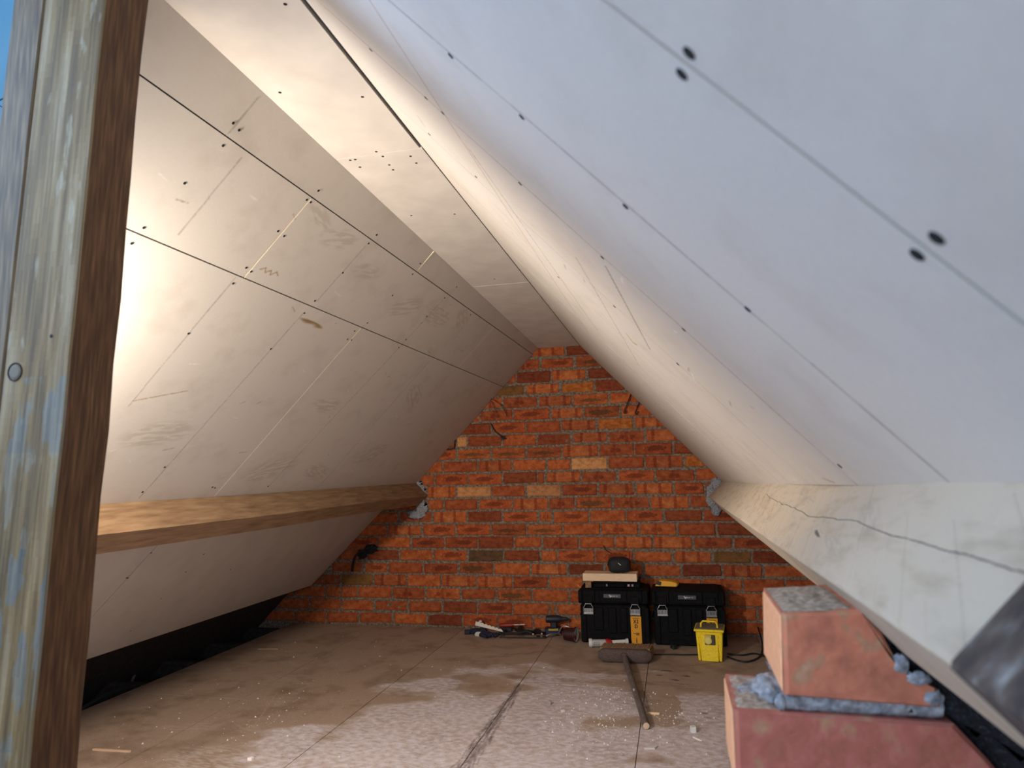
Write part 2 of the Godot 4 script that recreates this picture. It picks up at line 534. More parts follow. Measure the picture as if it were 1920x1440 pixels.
func make_materials() -> void:
	# plasterboard faces, one printed image for each slope
	var face := Color(0.80, 0.775, 0.735)
	var dirt := Color(0.70, 0.66, 0.61)
	var W := 2048
	var Hh := 512
	var li := surface_image(W, Hh, 11, face, 0.02, 0.35, dirt)
	var lp := func(s: float, z: float) -> Vector2: return Vector2((z + 4.45) / 6.2 * W, s / 1.3 * Hh)
	var pencil := C(120, 112, 105)
	# faint rafter lines and pencil lines
	for l in [[0.0, -1.226, 0.105, -1.223], [0.13, -1.297, 0.36, -1.30], [0.40, -1.553, 0.86, -1.56], [0.42, -1.92, 1.22, -1.90], [0.13, -1.94, 0.36, -1.935], [0.13, -2.68, 0.36, -2.67], [0.40, -2.67, 1.2, -2.6], [0.40, -3.04, 1.2, -3.05]]:
		stroke(li, lp.call(l[0], l[1]), lp.call(l[2], l[3]), 1.0, pencil, 0.26, 0.6)
	stroke(li, lp.call(0.84, -1.56), lp.call(0.78, -1.72), 1.0, C(150, 130, 100), 0.5, 0.5)
	smear(li, lp.call(0.446, -1.99), Vector2(30, 5), 0.0, C(140, 112, 78), 1.0, 5, 0.02)
	for q in [[0.14, -1.66, 26], [0.16, -1.80, 34], [0.20, -2.05, 30], [0.24, -2.45, 44], [0.20, -2.75, 50], [0.15, -3.0, 40], [1.10, -2.5, 60], [1.12, -2.9, 46], [0.95, -1.75, 50], [0.75, -2.5, 40], [1.0, -3.3, 60], [0.6, -3.2, 50]]:
		smear(li, lp.call(q[0], q[1]), Vector2(q[2], q[2] * 0.45), rng.randf_range(-0.5, 0.5), C(150, 140, 122), 0.28, int(q[2] * 7 + q[1] * 10), 0.07)
	# scribbled mark beside the joint
	var prev: Vector2 = lp.call(0.35, -1.61)
	for k in [[0.34, -1.625], [0.352, -1.635], [0.339, -1.65], [0.352, -1.66], [0.337, -1.675], [0.345, -1.69]]:
		var nx: Vector2 = lp.call(k[0], k[1])
		stroke(li, prev, nx, 1.0, C(150, 125, 100), 0.45)
		prev = nx
	for k in 60:
		var s0 := rng.randf_range(0.05, 1.2)
		var z0 := rng.randf_range(-4.2, -1.0)
		var d := Vector2(rng.randf_range(-14, 14), rng.randf_range(-5, 5))
		stroke(li, lp.call(s0, z0), lp.call(s0, z0) + d, 1.0, [C(232, 226, 214), C(130, 120, 105)][k % 2], 0.4, 0.7)
	mats.left = mat(Color.WHITE, 0.85)
	mats.left.albedo_texture = texture(li)

	var ri := surface_image(W, Hh, 31, face, 0.02, 0.3, dirt)
	for z in [-0.592, -0.905, -1.25, -1.63, -2.0]:
		stroke(ri, lp.call(0.05, z), lp.call(1.2, z + 0.01), 1.0, pencil, 0.35 if z > -1.0 else 0.22, 0.6)
	stroke(ri, lp.call(0.385, -0.5), lp.call(0.40, -2.6), 1.0, C(165, 140, 118), 0.6, 0.5)
	stroke(ri, lp.call(0.40, -1.0), lp.call(0.52, -2.1), 1.0, pencil, 0.4, 0.5)
	stroke(ri, lp.call(0.71, -0.95), lp.call(0.775, -1.40), 1.0, pencil, 0.55, 0.3)
	stroke(ri, lp.call(0.62, -1.1), lp.call(0.70, -1.9), 1.0, pencil, 0.3, 0.6)
	stroke(ri, lp.call(0.70, -1.50), lp.call(0.716, -1.55), 1.0, C(150, 125, 70), 0.8)
	stroke(ri, lp.call(0.716, -1.55), lp.call(0.73, -1.52), 1.0, C(150, 125, 70), 0.8)
	for k in 70:
		var s1 := rng.randf_range(0.05, 1.15)
		var z1 := rng.randf_range(-3.5, -0.9)
		stroke(ri, lp.call(s1, z1), lp.call(s1, z1) + Vector2(rng.randf_range(-20, 20), rng.randf_range(-3, 3)), 1.0, [C(235, 230, 220), C(135, 124, 112)][k % 2], 0.4, 0.7)
	mats.right = mat(Color.WHITE, 0.7)
	mats.right.albedo_texture = texture(ri)
	mats.board = noisy(51, 0.02, 4, [[0.0, Color(0.76, 0.735, 0.70)], [1.0, Color(0.82, 0.795, 0.755)]], Vector3(1.5, 1.5, 1.5), 0.85)
	mats.bead = mat(C(246, 234, 200), 0.8)
	mats.screw = mat(C(16, 15, 15), 0.95)

	# floor: dusty chipboard; x -2.7 .. 1.3, z -4.45 .. 1.65
	var fw := 1024
	var fh := 1536
	var fi := surface_image(fw, fh, 71, C(168, 145, 124), 0.07, 0.8, C(130, 107, 86))
	var fp := func(x: float, z: float) -> Vector2: return Vector2((x + 2.7) / 4.0 * fw, (z + 4.45) / 6.1 * fh)
	for k in 60:
		var x0 := rng.randf_range(-2.5, 0.9)
		var z0 := rng.randf_range(-4.3, -1.6)
		smear(fi, fp.call(x0, z0), Vector2(rng.randf_range(16, 60), rng.randf_range(6, 16)), rng.randf_range(-0.6, 0.6), [C(186, 170, 152), C(104, 84, 66), C(170, 140, 122), C(176, 164, 150)][k % 4], 0.4, 100 + k, 0.09)
	# pale plaster dust trodden into the boards
	for q in [[-0.45, -2.75, 60, 40], [-0.6, -2.35, 90, 50], [-1.2, -2.5, 110, 46], [-0.35, -3.05, 60, 26], [-1.6, -2.25, 80, 40], [-0.1, -2.4, 50, 40], [0.15, -2.7, 50, 30], [-0.9, -2.9, 70, 30]]:
		smear(fi, fp.call(q[0], q[1]), Vector2(q[2], q[3]), 0.2, C(196, 184, 174), 0.6, int(q[2] + q[3] * 3), 0.12)
	# a film of pale dust with ragged edges over the middle of the floor; a bare patch where something stood
	var nd := FastNoiseLite.new()
	nd.seed = 19
	nd.frequency = 1.3
	nd.fractal_octaves = 5
	var nf := FastNoiseLite.new()
	nf.seed = 20
	nf.frequency = 14.0
	nf.fractal_octaves = 4
	for py in range(int(fp.call(0, -3.75).y), int(fp.call(0, -1.0).y)):
		for px in range(int(fp.call(-2.1, 0).x), fw):
			var fx := px / float(fw) * 4.0 - 2.7
			var fz := py / float(fh) * 6.1 - 4.45
			var edge := minf(minf((fx + 1.75 - (fz + 2.3) * -0.55) * 1.3, (fz + 3.45) * 1.1), 0.6)
			var v := edge + nd.get_noise_2d(fx, fz * 1.6) * 0.95
			if v <= 0.0: continue
			var wob := nf.get_noise_2d(fx * 0.7 + 9.0, fz * 0.7) * 0.03
			if fx > -0.165 + wob and fx < -0.035 + wob * 1.5 and fz > -3.5 and fz < -2.84 + fx * 0.4 + wob: continue
			var g := nf.get_noise_2d(fx * 1.6, fz * 2.2) + rng.randf_range(-0.25, 0.25)
			var k := clampf(v * 5.0, 0.0, 1.0) * clampf(0.60 + g * 0.5, 0.12, 0.95)
			fi.set_pixel(px, py, fi.get_pixel(px, py).lerp(C(222, 214, 220), k))
	# dark drag mark along the seam
	for k in 420:
		var z2 := rng.randf_range(-3.33, -1.9)
		var w := 0.012 + 0.030 * clampf((z2 + 3.33) / 1.0, 0, 1)
		var x2 := -0.757 + rng.randf_range(-w, w)
		stroke(fi, fp.call(x2, z2), fp.call(x2 + rng.randf_range(-0.012, 0.012), z2 + rng.randf_range(0.02, 0.09)), 1.0, [C(92, 82, 76), C(150, 138, 132), C(104, 92, 86)][k % 3], 0.26, 0.6)
	stroke(fi, fp.call(-0.75, -3.34), fp.call(-0.25, -3.28), 1.2, C(84, 74, 68), 0.5, 0.5)
	stroke(fi, fp.call(-1.86, -3.01), fp.call(-1.69, -2.55), 1.2, C(186, 164, 140), 0.7, 0.3)
	for q in [[-0.09, -3.62, 9], [-0.05, -3.48, 7], [0.0, -3.55, 7], [-0.12, -3.55, 5], [0.07, -3.05, 4]]:
		smear(fi, fp.call(q[0], q[1]), Vector2(q[2], q[2] * 0.5), 0.0, C(44, 34, 28), 0.9, int(q[2] * 31), 0.05)
	for k in 1500:
		var x3 := rng.randf_range(-2.5, 1.0)
		var z3 := rng.randf_range(-4.3, -1.6)
		var pp: Vector2 = fp.call(x3, z3)
		dab(fi, int(pp.x), int(pp.y), [C(214, 204, 190), C(84, 70, 58)][k % 2], 0.6)
	mats.floor = mat(Color.WHITE, 0.85)
	mats.floor.albedo_texture = texture(fi)
	mats.floor_edge = noisy(73, 0.2, 3, [[0.0, C(120, 96, 70)], [1.0, C(170, 140, 105)]], Vector3(4, 4, 4), 0.9)

	# bricks
	brick_materials()
	mats.mortar = noisy(81, 0.09, 4, [[0.0, C(70, 60, 50)], [0.45, C(116, 102, 86)], [1.0, C(166, 150, 130)]], Vector3(2, 2, 2), 0.95, 3.0)
	mats.cement = noisy(82, 0.06, 5, [[0.0, C(78, 80, 84)], [0.5, C(140, 142, 146)], [1.0, C(190, 190, 188)]], Vector3(6, 6, 6), 0.95, 4.0)
	mats.dark_gap = noisy(83, 0.08, 5, [[0.0, C(16, 16, 18)], [0.6, C(34, 34, 36)], [0.85, C(70, 72, 76)], [1.0, C(120, 120, 120)]], Vector3(8, 8, 8), 0.95, 5.0)  # near-black: darkness of the gable hole and the pier gap put into colour
	mats.dust = noisy(84, 0.07, 5, [[0.0, C(112, 98, 84)], [0.5, C(158, 142, 124)], [1.0, C(196, 182, 162)]], Vector3(7, 7, 7), 0.95, 2.0)
	mats.lit_brick = noisy(85, 0.05, 4, [[0.0, C(226, 160, 112)], [1.0, C(244, 184, 138)]], Vector3(6, 6, 6), 0.9)  # paler than the pier bricks: brightness of the lit ends put into colour
	# timbers
	mats.purlin = noisy(91, 0.03, 4, [[0.0, C(112, 84, 58)], [0.5, C(146, 116, 84)], [1.0, C(166, 138, 104)]], Vector3(7, 7, 0.7), 0.8, 1.0)
	mats.stud_narrow = noisy(97, 0.035, 5, [[0.0, C(70, 54, 34)], [0.5, C(96, 76, 50)], [1.0, C(122, 100, 70)]], Vector3(14, 1.1, 14), 0.8, 0.5)
	mats.stud_side = noisy(93, 0.035, 5, [[0.0, C(64, 40, 20)], [0.5, C(98, 66, 38)], [0.85, C(122, 86, 52)], [1.0, C(150, 112, 70)]], Vector3(16, 1.2, 16), 0.75, 0.6)
	mats.stud_front = stud_front()
	mats.limewash = limewash()
	mats.dark_timber = noisy(94, 0.03, 5, [[0.0, C(34, 30, 28)], [0.45, C(66, 56, 50)], [0.62, C(88, 74, 64)], [0.78, C(112, 106, 100)], [1.0, C(168, 166, 162)]], Vector3(5, 5, 5), 0.9, 2.0)
	mats.pale_wood = noisy(95, 0.05, 4, [[0.0, C(224, 188, 150)], [1.0, C(244, 216, 180)]], Vector3(1.5, 16, 16), 0.75)
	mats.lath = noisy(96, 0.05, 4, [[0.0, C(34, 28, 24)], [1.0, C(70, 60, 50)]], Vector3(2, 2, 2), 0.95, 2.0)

func stud_front() -> StandardMaterial3D:
	# u across the face, v down its height; grey-brown weathered grain with blue-grey paint and plaster stains
	var w := 128
	var h := 1600
	var a := noise_bytes(301, 0.10, 4, w, w)
	var b := noise_bytes(302, 0.02, 4, w, w)
	var im := Image.create(w, h, false, Image.FORMAT_RGB8)
	var nz := FastNoiseLite.new()
	nz.seed = 33
	nz.frequency = 0.016
	nz.fractal_octaves = 5
	for y in h:
		for x in w:
			var g := a[int(y * 0.06) % w * w + x] / 255.0 - 0.5
			var l := b[int(y * 0.12) % w * w + x] / 255.0 - 0.5
			var c := C(112, 88, 50).lightened(clampf(l * 0.5, 0, 0.3)).darkened(clampf(-l * 0.5, 0, 0.3))
			var k := nz.get_noise_2d(x * 1.3, y * 0.55)
			if y > 600 and k > 0.05: c = c.lerp([C(96, 104, 110), C(118, 114, 104), C(84, 98, 112)][int(y / 97) % 3], minf((k - 0.05) * 4.0, 0.5))
			if y < 600 and k > 0.36: c = c.lerp(C(150, 142, 122), minf((k - 0.36) * 5.0, 0.5))
			c = Color(c.r + g * 0.17, c.g + g * 0.16, c.b + g * 0.13)
			im.set_pixel(x, y, c)
	var m := mat(Color.WHITE, 0.8)
	m.albedo_texture = texture(im)
	return m

func limewash() -> StandardMaterial3D:
	# u runs along the purlin (0 at the gable), v across its face
	var w := 2048
	var h := 256
	var im := surface_image(w, h, 61, C(190, 176, 154), 0.03, 0.45, C(146, 130, 106))
	# brushed streaks and rusty runs in the old wash
	for k in 320:
		var x := rng.randf_range(-40, 1900)
		var y := rng.randf_range(-60, h)
		var ln := rng.randf_range(60, 190)
		stroke(im, Vector2(x, y), Vector2(x + ln * 0.5, y + ln), 1.0, [C(150, 128, 102), C(208, 198, 184), C(132, 118, 104), C(178, 146, 108), C(200, 190, 176)][k % 5], 0.15, 0.5)
	for k in 5:
		smear(im, Vector2(1150 + k * 60, 90 + k * 12), Vector2(60, 9), 1.0, C(168, 130, 88), 0.5, 330 + k, 0.06)
	var p := Vector2(1250, 70)
	for k in 60:
		var q := p + Vector2(14, rng.randf_range(-4, 5.2))
		stroke(im, p, q, 1.0, C(70, 62, 56), 0.8, 0.2)
		p = q
	for k in 16:
		smear(im, Vector2(rng.randf_range(700, 2000), rng.randf_range(30, 230)), Vector2(rng.randf_range(20, 50), rng.randf_range(10, 26)), rng.randf_range(-1, 1), C(150, 143, 134), 0.3, 300 + k, 0.05)
	smear(im, Vector2(1640, 150), Vector2(18, 8), 0.3, C(70, 66, 62), 0.8, 444, 0.04)
	var m := mat(Color.WHITE, 0.85)
	m.albedo_texture = texture(im)
	return m

func brick_image(kind: String, sd: int) -> Image:
	var w := 128
	var h := 48
	var a := noise_bytes(sd, 0.09, 4, w, h)
	var b := noise_bytes(sd + 5, 0.03, 3, w, h)
	var base: Color = {"plain": C(180, 93, 57), "smudged": C(174, 87, 54), "burnt": C(170, 90, 57), "barred": C(182, 96, 60), "spotted": C(176, 92, 58), "pale": C(206, 150, 122), "dark": C(140, 68, 44), "orange": C(186, 108, 52), "olive": C(128, 94, 60), "grey": C(104, 84, 70)}[kind]
	var mark: Color = {"smudged": C(104, 42, 24), "burnt": C(84, 66, 42), "barred": C(128, 50, 28), "spotted": C(116, 46, 28)}.get(kind, C(130, 60, 38))
	var im := Image.create(w, h, false, Image.FORMAT_RGB8)
	var r := RandomNumberGenerator.new()
	r.seed = sd
	var b0 := r.randf_range(0.15, 0.35)
	var b1 := r.randf_range(0.58, 0.8)
	var o := Vector2(r.randf_range(-0.1, 0.1), r.randf_range(-0.06, 0.08))
	var ex := r.randf_range(0.28, 0.40)
	var ey := r.randf_range(0.16, 0.30)
	for y in h:
		for x in w:
			var g := a[y * w + x] / 255.0 - 0.5
			var l := b[y * w + x] / 255.0 - 0.5
			var u := x / float(w) - 0.5
			var v := y / float(h) - 0.5
			var c := base.lightened(maxf(l * 0.35, 0)).darkened(maxf(-l * 0.35, 0))
			var t := 0.0
			match kind:
				"smudged", "burnt":
					t = smoothstep(1.0, 0.72, Vector2((u - o.x) / ex, (v - o.y) / ey).length() + g * 0.5)
				"barred":
					for q in [b0, b1]: t = maxf(t, smoothstep(0.055, 0.03, absf(u + 0.5 - q) + g * 0.02))
					if u + 0.5 > b0 and u + 0.5 < b1: c = c.lightened(0.06)
				"spotted":
					for q in [b0 + 0.1, b1 - 0.06]: t = maxf(t, smoothstep(0.09, 0.05, Vector2(u + 0.5 - q, (v - o.y) * 0.38).length() + g * 0.04))
					t = maxf(t, smoothstep(0.05, 0.03, absf(u + 0.5 - (b0 + b1) * 0.5)) * 0.7)
				"dark", "grey", "olive":
					t = clampf(l * 2.0 + g, 0, 0.7)
			c = c.lerp(mark, t * 0.62)
			c = Color(c.r + g * 0.10, c.g + g * 0.08, c.b + g * 0.07)
			im.set_pixel(x, y, c)
	return im

func brick_materials() -> void:
	var nb := noise_bytes(7, 0.12, 4, 128, 64)
	mats.brick_bump = bump(nb, 128, 64, 1.0)
	for kind in BRICK_KINDS:
		var n: int = {"plain": 3, "smudged": 3, "burnt": 2, "barred": 3, "spotted": 2, "dark": 2}.get(kind, 1)
		for v in n:
			var tex := texture(brick_image(kind, 500 + BRICK_KINDS.find(kind) * 7 + v))
			for tone in 3:
				var t: float = [0.92, 1.0, 1.05][tone]
				var m := mat(Color(t * 0.95, t * [0.88, 0.90, 0.91][tone], t * 0.68), 0.92)
				m.albedo_texture = tex
				m.normal_enabled = true
				m.normal_texture = mats.brick_bump
				mats["brick%s%d%d" % [kind, v, tone]] = m
		mats["n" + kind] = n

# ---------- setting ----------
func build_floor() -> void:
	var f := setting("floor", "dusty chipboard floor sheets")
	var uvf := func(p: Vector3) -> Vector2: return Vector2((p.x + 2.7) / 4.0, (p.z + 4.45) / 6.1)
	var cuts := [[-2.59, -1.97, [-4.39, -2.9, -0.9, 1.0]], [-1.97, -1.37, [-4.39, -2.0, 0.4, 1.0]], [-1.37, -0.765, [-4.39, -3.8, -1.4, 1.0]], [-0.765, -0.18, [-4.39, -3.33, -0.93, 1.0]], [-0.18, 0.42, [-4.39, -2.2, 0.2, 1.0]], [0.42, 1.12, [-4.39, -3.5, -1.1, 1.0]]]
	for c in cuts:
		var g := 0.0015
		for k in c[2].size() - 1:
			var z0: float = c[2][k] + g
			var z1: float = c[2][k + 1] - g
			sheet("floor_sheet", [Vector3(c[0] + g, 0, z0), Vector3(c[1] - g, 0, z0), Vector3(c[1] - g, 0, z1), Vector3(c[0] + g, 0, z1)], Vector3.DOWN, 0.022, mats.floor, f, uvf)
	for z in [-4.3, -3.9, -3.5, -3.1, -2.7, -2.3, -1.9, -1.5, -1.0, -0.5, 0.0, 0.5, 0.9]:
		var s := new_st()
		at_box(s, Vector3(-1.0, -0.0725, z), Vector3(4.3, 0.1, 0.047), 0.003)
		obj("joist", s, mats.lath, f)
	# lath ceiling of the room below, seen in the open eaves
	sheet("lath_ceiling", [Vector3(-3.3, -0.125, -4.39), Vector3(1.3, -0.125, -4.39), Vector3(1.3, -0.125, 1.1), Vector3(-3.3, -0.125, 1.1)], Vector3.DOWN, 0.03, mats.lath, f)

func screws(list: Array, at: Callable, n: Vector3, panel_of: Callable) -> void:
	for q in list:
		var p: Vector3 = at.call(q)
		var s := new_st()
		var up := Basis(Quaternion(Vector3.UP, -n))
		# a countersunk head just below the paper, in its torn hole
		lathe(s, Transform3D(up, p), [Vector2(0.0, 0.0004), Vector2(0.0012, 0.0004), Vector2(0.0028, 0.0007), Vector2(0.0034, 0.0006), Vector2(0.0037, 0.0)], 10)
		obj("screw", s, mats.screw, panel_of.call(q))

func build_left_slope() -> void:
	var wl := setting("wall_left", "left slope lined with plasterboard sheets")
	var uvf := func(p: Vector3) -> Vector2:
		var d := p - P(-0.8215, 0.805, 0)
		return Vector2((p.z + 4.45) / 6.2, d.dot(TL) / 1.3)
	var l2 := func(z: float) -> float: return 0.105 - 0.0123 * (-z - 0.98) + 0.012
	var l1 := func(z: float) -> float: return 0.397 - 0.0099 * (-z - 1.18)
	var panels := []
	var rows := [
		[func(z: float): return (0.805 - 0.8195 - 0.0066 * z) / 0.71203 - 0.004, l2, [-4.395, -2.325, -0.89], 0.0],
		[l2, l1, [-4.395, -3.42, -1.578, -0.89], 0.0],
		[l1, func(_z): return 1.245, [-4.395, -2.285, -0.89], 0.0]]
	for r in rows.size():
		var row: Array = rows[r]
		for k in row[2].size() - 1:
			var z0: float = row[2][k] + 0.0022
			var z1: float = row[2][k + 1] - 0.0022
			var g := 0.0016 if r < 2 else 0.0022
			var top: Callable = row[0]
			var bot: Callable = row[1]
			var lift := NL * (0.0 if r != 0 else 0.002)
			var q := [left_at(top.call(z0) + g, z0) + lift, left_at(top.call(z1) + g, z1) + lift, left_at(bot.call(z1) - g, z1), left_at(bot.call(z0) - g, z0)]
			var o := sheet("plasterboard_sheet", q, NL, 0.0125, mats.left, wl, uvf)
			panels.append([r, row[2][k], row[2][k + 1], o])
			if k > 0:   # pale cut edge showing in the butt joint
				var s := new_st()
				var a := left_at(top.call(z0) + 0.004, row[2][k]) + NL * 0.0002
				var b := left_at(bot.call(z0) - 0.004, row[2][k]) + NL * 0.0002
				var e := Vector3(0, 0, 0.0032)
				quad(s, a - e, a + e, b + e, b - e, -NL)
				quad(s, a - e + NL * 0.006, a + e + NL * 0.006, b + e + NL * 0.006, b - e + NL * 0.006, NL)
				quad(s, a - e, b - e, b - e + NL * 0.006, a - e + NL * 0.006, Vector3.FORWARD)
				quad(s, a + e, b + e, b + e + NL * 0.006, a + e + NL * 0.006, Vector3.BACK)
				obj("joint_edge", s, mats.bead, wl)
	screws(SCREWS_LEFT, func(q): return left_at(q[0], q[1]), NL, func(q):
		var r := 0 if q[0] < l2.call(q[1]) else (1 if q[0] < l1.call(q[1]) else 2)
		for p in panels:
			if p[0] == r and q[1] >= p[1] - 0.01 and q[1] <= p[2] + 0.01: return p[3]
		return panels[0][3])
	# around the roof window and on behind the camera
	for q in [[0.004, 0.058, -0.89, 1.0], [1.062, 1.245, -0.89, 1.0], [0.06, 1.06, -0.07, 1.0], [0.06, 1.06, -0.89, -0.862]]:
		sheet("plasterboard_sheet", [left_at(q[0], q[2]), left_at(q[0], q[3]), left_at(q[1], q[3]), left_at(q[1], q[2])], NL, 0.0125, mats.left, wl, uvf)
	# below the purlin, down to the open eaves
	var lows := []
	for z in [[-4.395, -2.306], [-2.302, -0.2], [-0.197, 1.0]]:
		var o2 := sheet("plasterboard_sheet", [low_at(0.25, z[0]), low_at(0.25, z[1]), low_at(1.174, z[1]), low_at(1.174, z[0])], NW, 0.0125, mats.board, wl)
		lows.append([z[0], z[1], o2])
	screws(SCREWS_LOW, func(q): return P(q[0], q[1], q[2]) , NW, func(q): return lows[0][2] if q[2] < -2.304 else lows[1][2])

func build_ceiling() -> void:
	var c := setting("ceiling", "narrow flat plasterboard strip at the ridge")
	var yy := func(z: float) -> float: return 0.8195 + 0.0066 * z
	var panels := []
	for z in [[-4.395, -2.83], [-2.826, -1.552], [-1.548, -0.2], [-0.196, 1.0]]:
		var q := []
		for e in [[0, z[0]], [0, z[1]], [1, z[1]], [1, z[0]]]:
			var y: float = yy.call(e[1])
			var x: float = (0.70215 * y - 1.15) / 0.71203 + 0.001 if e[0] == 0 else (0.134 - 0.68455 * y) / 0.72897 - (0.003 if z[0] < -1.6 else 0.009)
			q.append(P(x, y, e[1]))
		panels.append([z[0], z[1], sheet("plasterboard_sheet", q, Vector3.UP, 0.0125, mats.board, c)])
	screws(SCREWS_CEILING, func(q): return P(q[0] * yy.call(q[1]) / 0.8, yy.call(q[1]), q[1] * yy.call(q[1]) / 0.8), Vector3.UP, func(q):
		for p in panels:
			if q[1] >= p[0] and q[1] <= p[1]: return p[2]
		return panels[0][2])

func purlin_line(z: float) -> float:   # where the right slope meets its purlin
	var k := [[-4.4, 1.235], [-2.38, 1.185], [-0.914, 1.137], [-0.609, 1.123], [-0.463, 1.118], [1.7, 1.09]]
	for i in k.size() - 1:
		if z <= k[i + 1][0]: return lerpf(k[i][1], k[i + 1][1], (z - k[i][0]) / (k[i + 1][0] - k[i][0]))
	return 1.09

func build_right_slope() -> void:
	var wr := setting("wall_right", "right slope lined with plasterboard sheets")
	var panels := []
	for zz in [[-4.395, -2.282], [-2.278, -0.3048], [-0.3003, 1.0]]:
		var s := new_st()
		var n := 10
		for k in n:   # follows the slightly bowed purlin
			var z0: float = lerpf(zz[0], zz[1], float(k) / n)
			var z1: float = lerpf(zz[0], zz[1], float(k + 1) / n)
			var q := [right_at((-0.0188 - 0.0066 * z0) / 0.72897, z0), right_at((-0.0188 - 0.0066 * z1) / 0.72897, z1), right_at(purlin_line(z1), z1), right_at(purlin_line(z0), z0)]
			var u := []
			for p in q: u.append(Vector2((p.z + 4.45) / 6.2, (p - P(-0.567, 0.80, 0)).dot(TR) / 1.3))
			quad(s, q[0], q[1], q[2], q[3], -NR, u)
			quad(s, q[0] + NR * 0.0125, q[1] + NR * 0.0125, q[2] + NR * 0.0125, q[3] + NR * 0.0125, NR, u)
			quad(s, q[2], q[3], q[3] + NR * 0.0125, q[2] + NR * 0.0125, TR, u)
			quad(s, q[0], q[1], q[1] + NR * 0.0125, q[0] + NR * 0.0125, -TR, u)
			if k == 0: quad(s, q[0], q[3], q[3] + NR * 0.0125, q[0] + NR * 0.0125, Vector3.FORWARD, u)
			if k == n - 1: quad(s, q[1], q[2], q[2] + NR * 0.0125, q[1] + NR * 0.0125, Vector3.BACK, u)
		panels.append([zz[0], zz[1], obj("plasterboard_sheet", s, mats.right, wr)])
	var e := Vector3(0, 0, 0.002)
	var st2 := new_st()
	var a := right_at(0.01, -2.28) + NR * 0.0003
	var b := right_at(1.175, -2.28) + NR * 0.0003
	quad(st2, a - e, a + e, b + e, b - e, -NR)
	quad(st2, a - e + NR * 0.006, a + e + NR * 0.006, b + e + NR * 0.006, b - e + NR * 0.006, NR)
	obj("joint_edge", st2, mats.bead, wr)
	# strip behind the open joint nearest the camera, shade of the gap painted dark
	var st3 := new_st()
	var ra := right_at(0.02, -0.3025) + NR * 0.0022
	var rb := right_at(1.10, -0.3025) + NR * 0.0022
	var re := Vector3(0, 0, 0.0024)
	quad(st3, ra - re, ra + re, rb + re, rb - re, -NR)
	quad(st3, ra - re + NR * 0.008, ra + re + NR * 0.008, rb + re + NR * 0.008, rb - re + NR * 0.008, NR)
	obj("joint_shade_strip", st3, mat(C(34, 34, 36), 0.95), wr)
	screws(SCREWS_RIGHT, func(q): return right_at(q[0], q[1]), NR, func(q):
		for p in panels:
			if q[1] >= p[0] and q[1] <= p[1] + 0.004: return p[2]
		return panels[0][2])
	sheet("plasterboard_sheet", [right_at(1.30, -4.395), right_at(1.30, -0.82), right_at(2.47, -0.82), right_at(2.47, -4.395)], NR, 0.0125, mats.board, wr)
	sheet("plasterboard_sheet", [right_at(1.30, -0.6), right_at(1.30, 1.0), right_at(2.47, 1.0), right_at(2.47, -0.6)], NR, 0.0125, mats.board, wr)

func build_gable() -> void:
	var w := setting("wall_back", "bare red brick gable wall with pale mortar joints")
	# mortar: one rough sheet behind the brick faces
	var nz := FastNoiseLite.new()
	nz.seed = 9
	nz.frequency = 22.0
	nz.fractal_octaves = 3
	var s := new_st()
	var g := []
	var nx := 300
	var ny := 130
	for j in ny + 1:
		var row := []
		for i in nx + 1:
			var x := lerpf(-3.2, 1.4, float(i) / nx)
			var y := lerpf(-1.15, 0.95, float(j) / ny)
			row.append(P(x, y, WALL_Z - 0.0055 + nz.get_noise_2d(x, y) * 0.006))
		g.append(row)
	smooth_grid(s, g, false, func(_i, _j, _p): return Vector3.BACK)
	obj("mortar_bed", s, mats.mortar, w)
	var t := new_st()
	at_box(t, P(-0.9, 0.05, WALL_Z - 0.13), Vector3(4.9, 2.5, 0.2), 0.0)
	obj("wall_core", t, mats.mortar, w)
	for i in COURSES.size():
		var js: Array = COURSES[i]
		var yc := -1.01 + (i + 0.5) * COURSE + 0.002
		for k in js.size() - 1:
			var x0: float = js[k] + 0.0055
			var x1: float = js[k + 1] - 0.0055
			if x1 - x0 < 0.02: continue
			var kind: String = BRICK_KINDS[KINDS[i][k]]
			var hgt := COURSE - rng.randf_range(0.010, 0.0135)
			var b := new_st()
			var xf := Transform3D(Basis.from_euler(Vector3(rng.randf_range(-0.01, 0.01), rng.randf_range(-0.006, 0.006), rng.randf_range(-0.008, 0.008))), P((x0 + x1) / 2, yc + rng.randf_range(-0.002, 0.002), WALL_Z - 0.05 + rng.randf_range(-0.002, 0.003)))
			box(b, xf, Vector3(x1 - x0, hgt, 0.1), rng.randf_range(0.004, 0.010), 0.0028)
			obj("brick", b, mats["brick%s%d%d" % [kind, rng.randi() % int(mats["n" + kind]), rng.randi() % 3]], w)
	for q in [[-2.03, -0.515, 0.05, 0.03], [-2.09, -0.55, 0.035, 0.028]]:  # flat dark lumps painted for the shade inside a hole in the brickwork
		var hm := new_st()
		ellipsoid(hm, Transform3D(Basis(), P(q[0], q[1], WALL_Z)), Vector3(q[2], q[3], 0.014), 0.7, int(q[0] * 77), 16)
		obj("hole_shade", hm, mats.dark_gap, w)
	# mortar packed round the purlin ends
	for q in [[-1.70, -0.09, 0.06, 0.03], [-1.675, -0.15, 0.045, 0.06], [-1.66, -0.245, 0.04, 0.045], [-1.70, -0.29, 0.06, 0.03], [0.215, -0.19, 0.035, 0.07], [0.25, -0.12, 0.04, 0.04], [0.235, -0.27, 0.03, 0.04]]:
		var m := new_st()
		ellipsoid(m, Transform3D(Basis(), P(q[0], q[1], WALL_Z)), Vector3(q[2], q[3], 0.022), 0.7, int(q[1] * 999), 16)
		obj("mortar_patch", m, mats.cement, w)

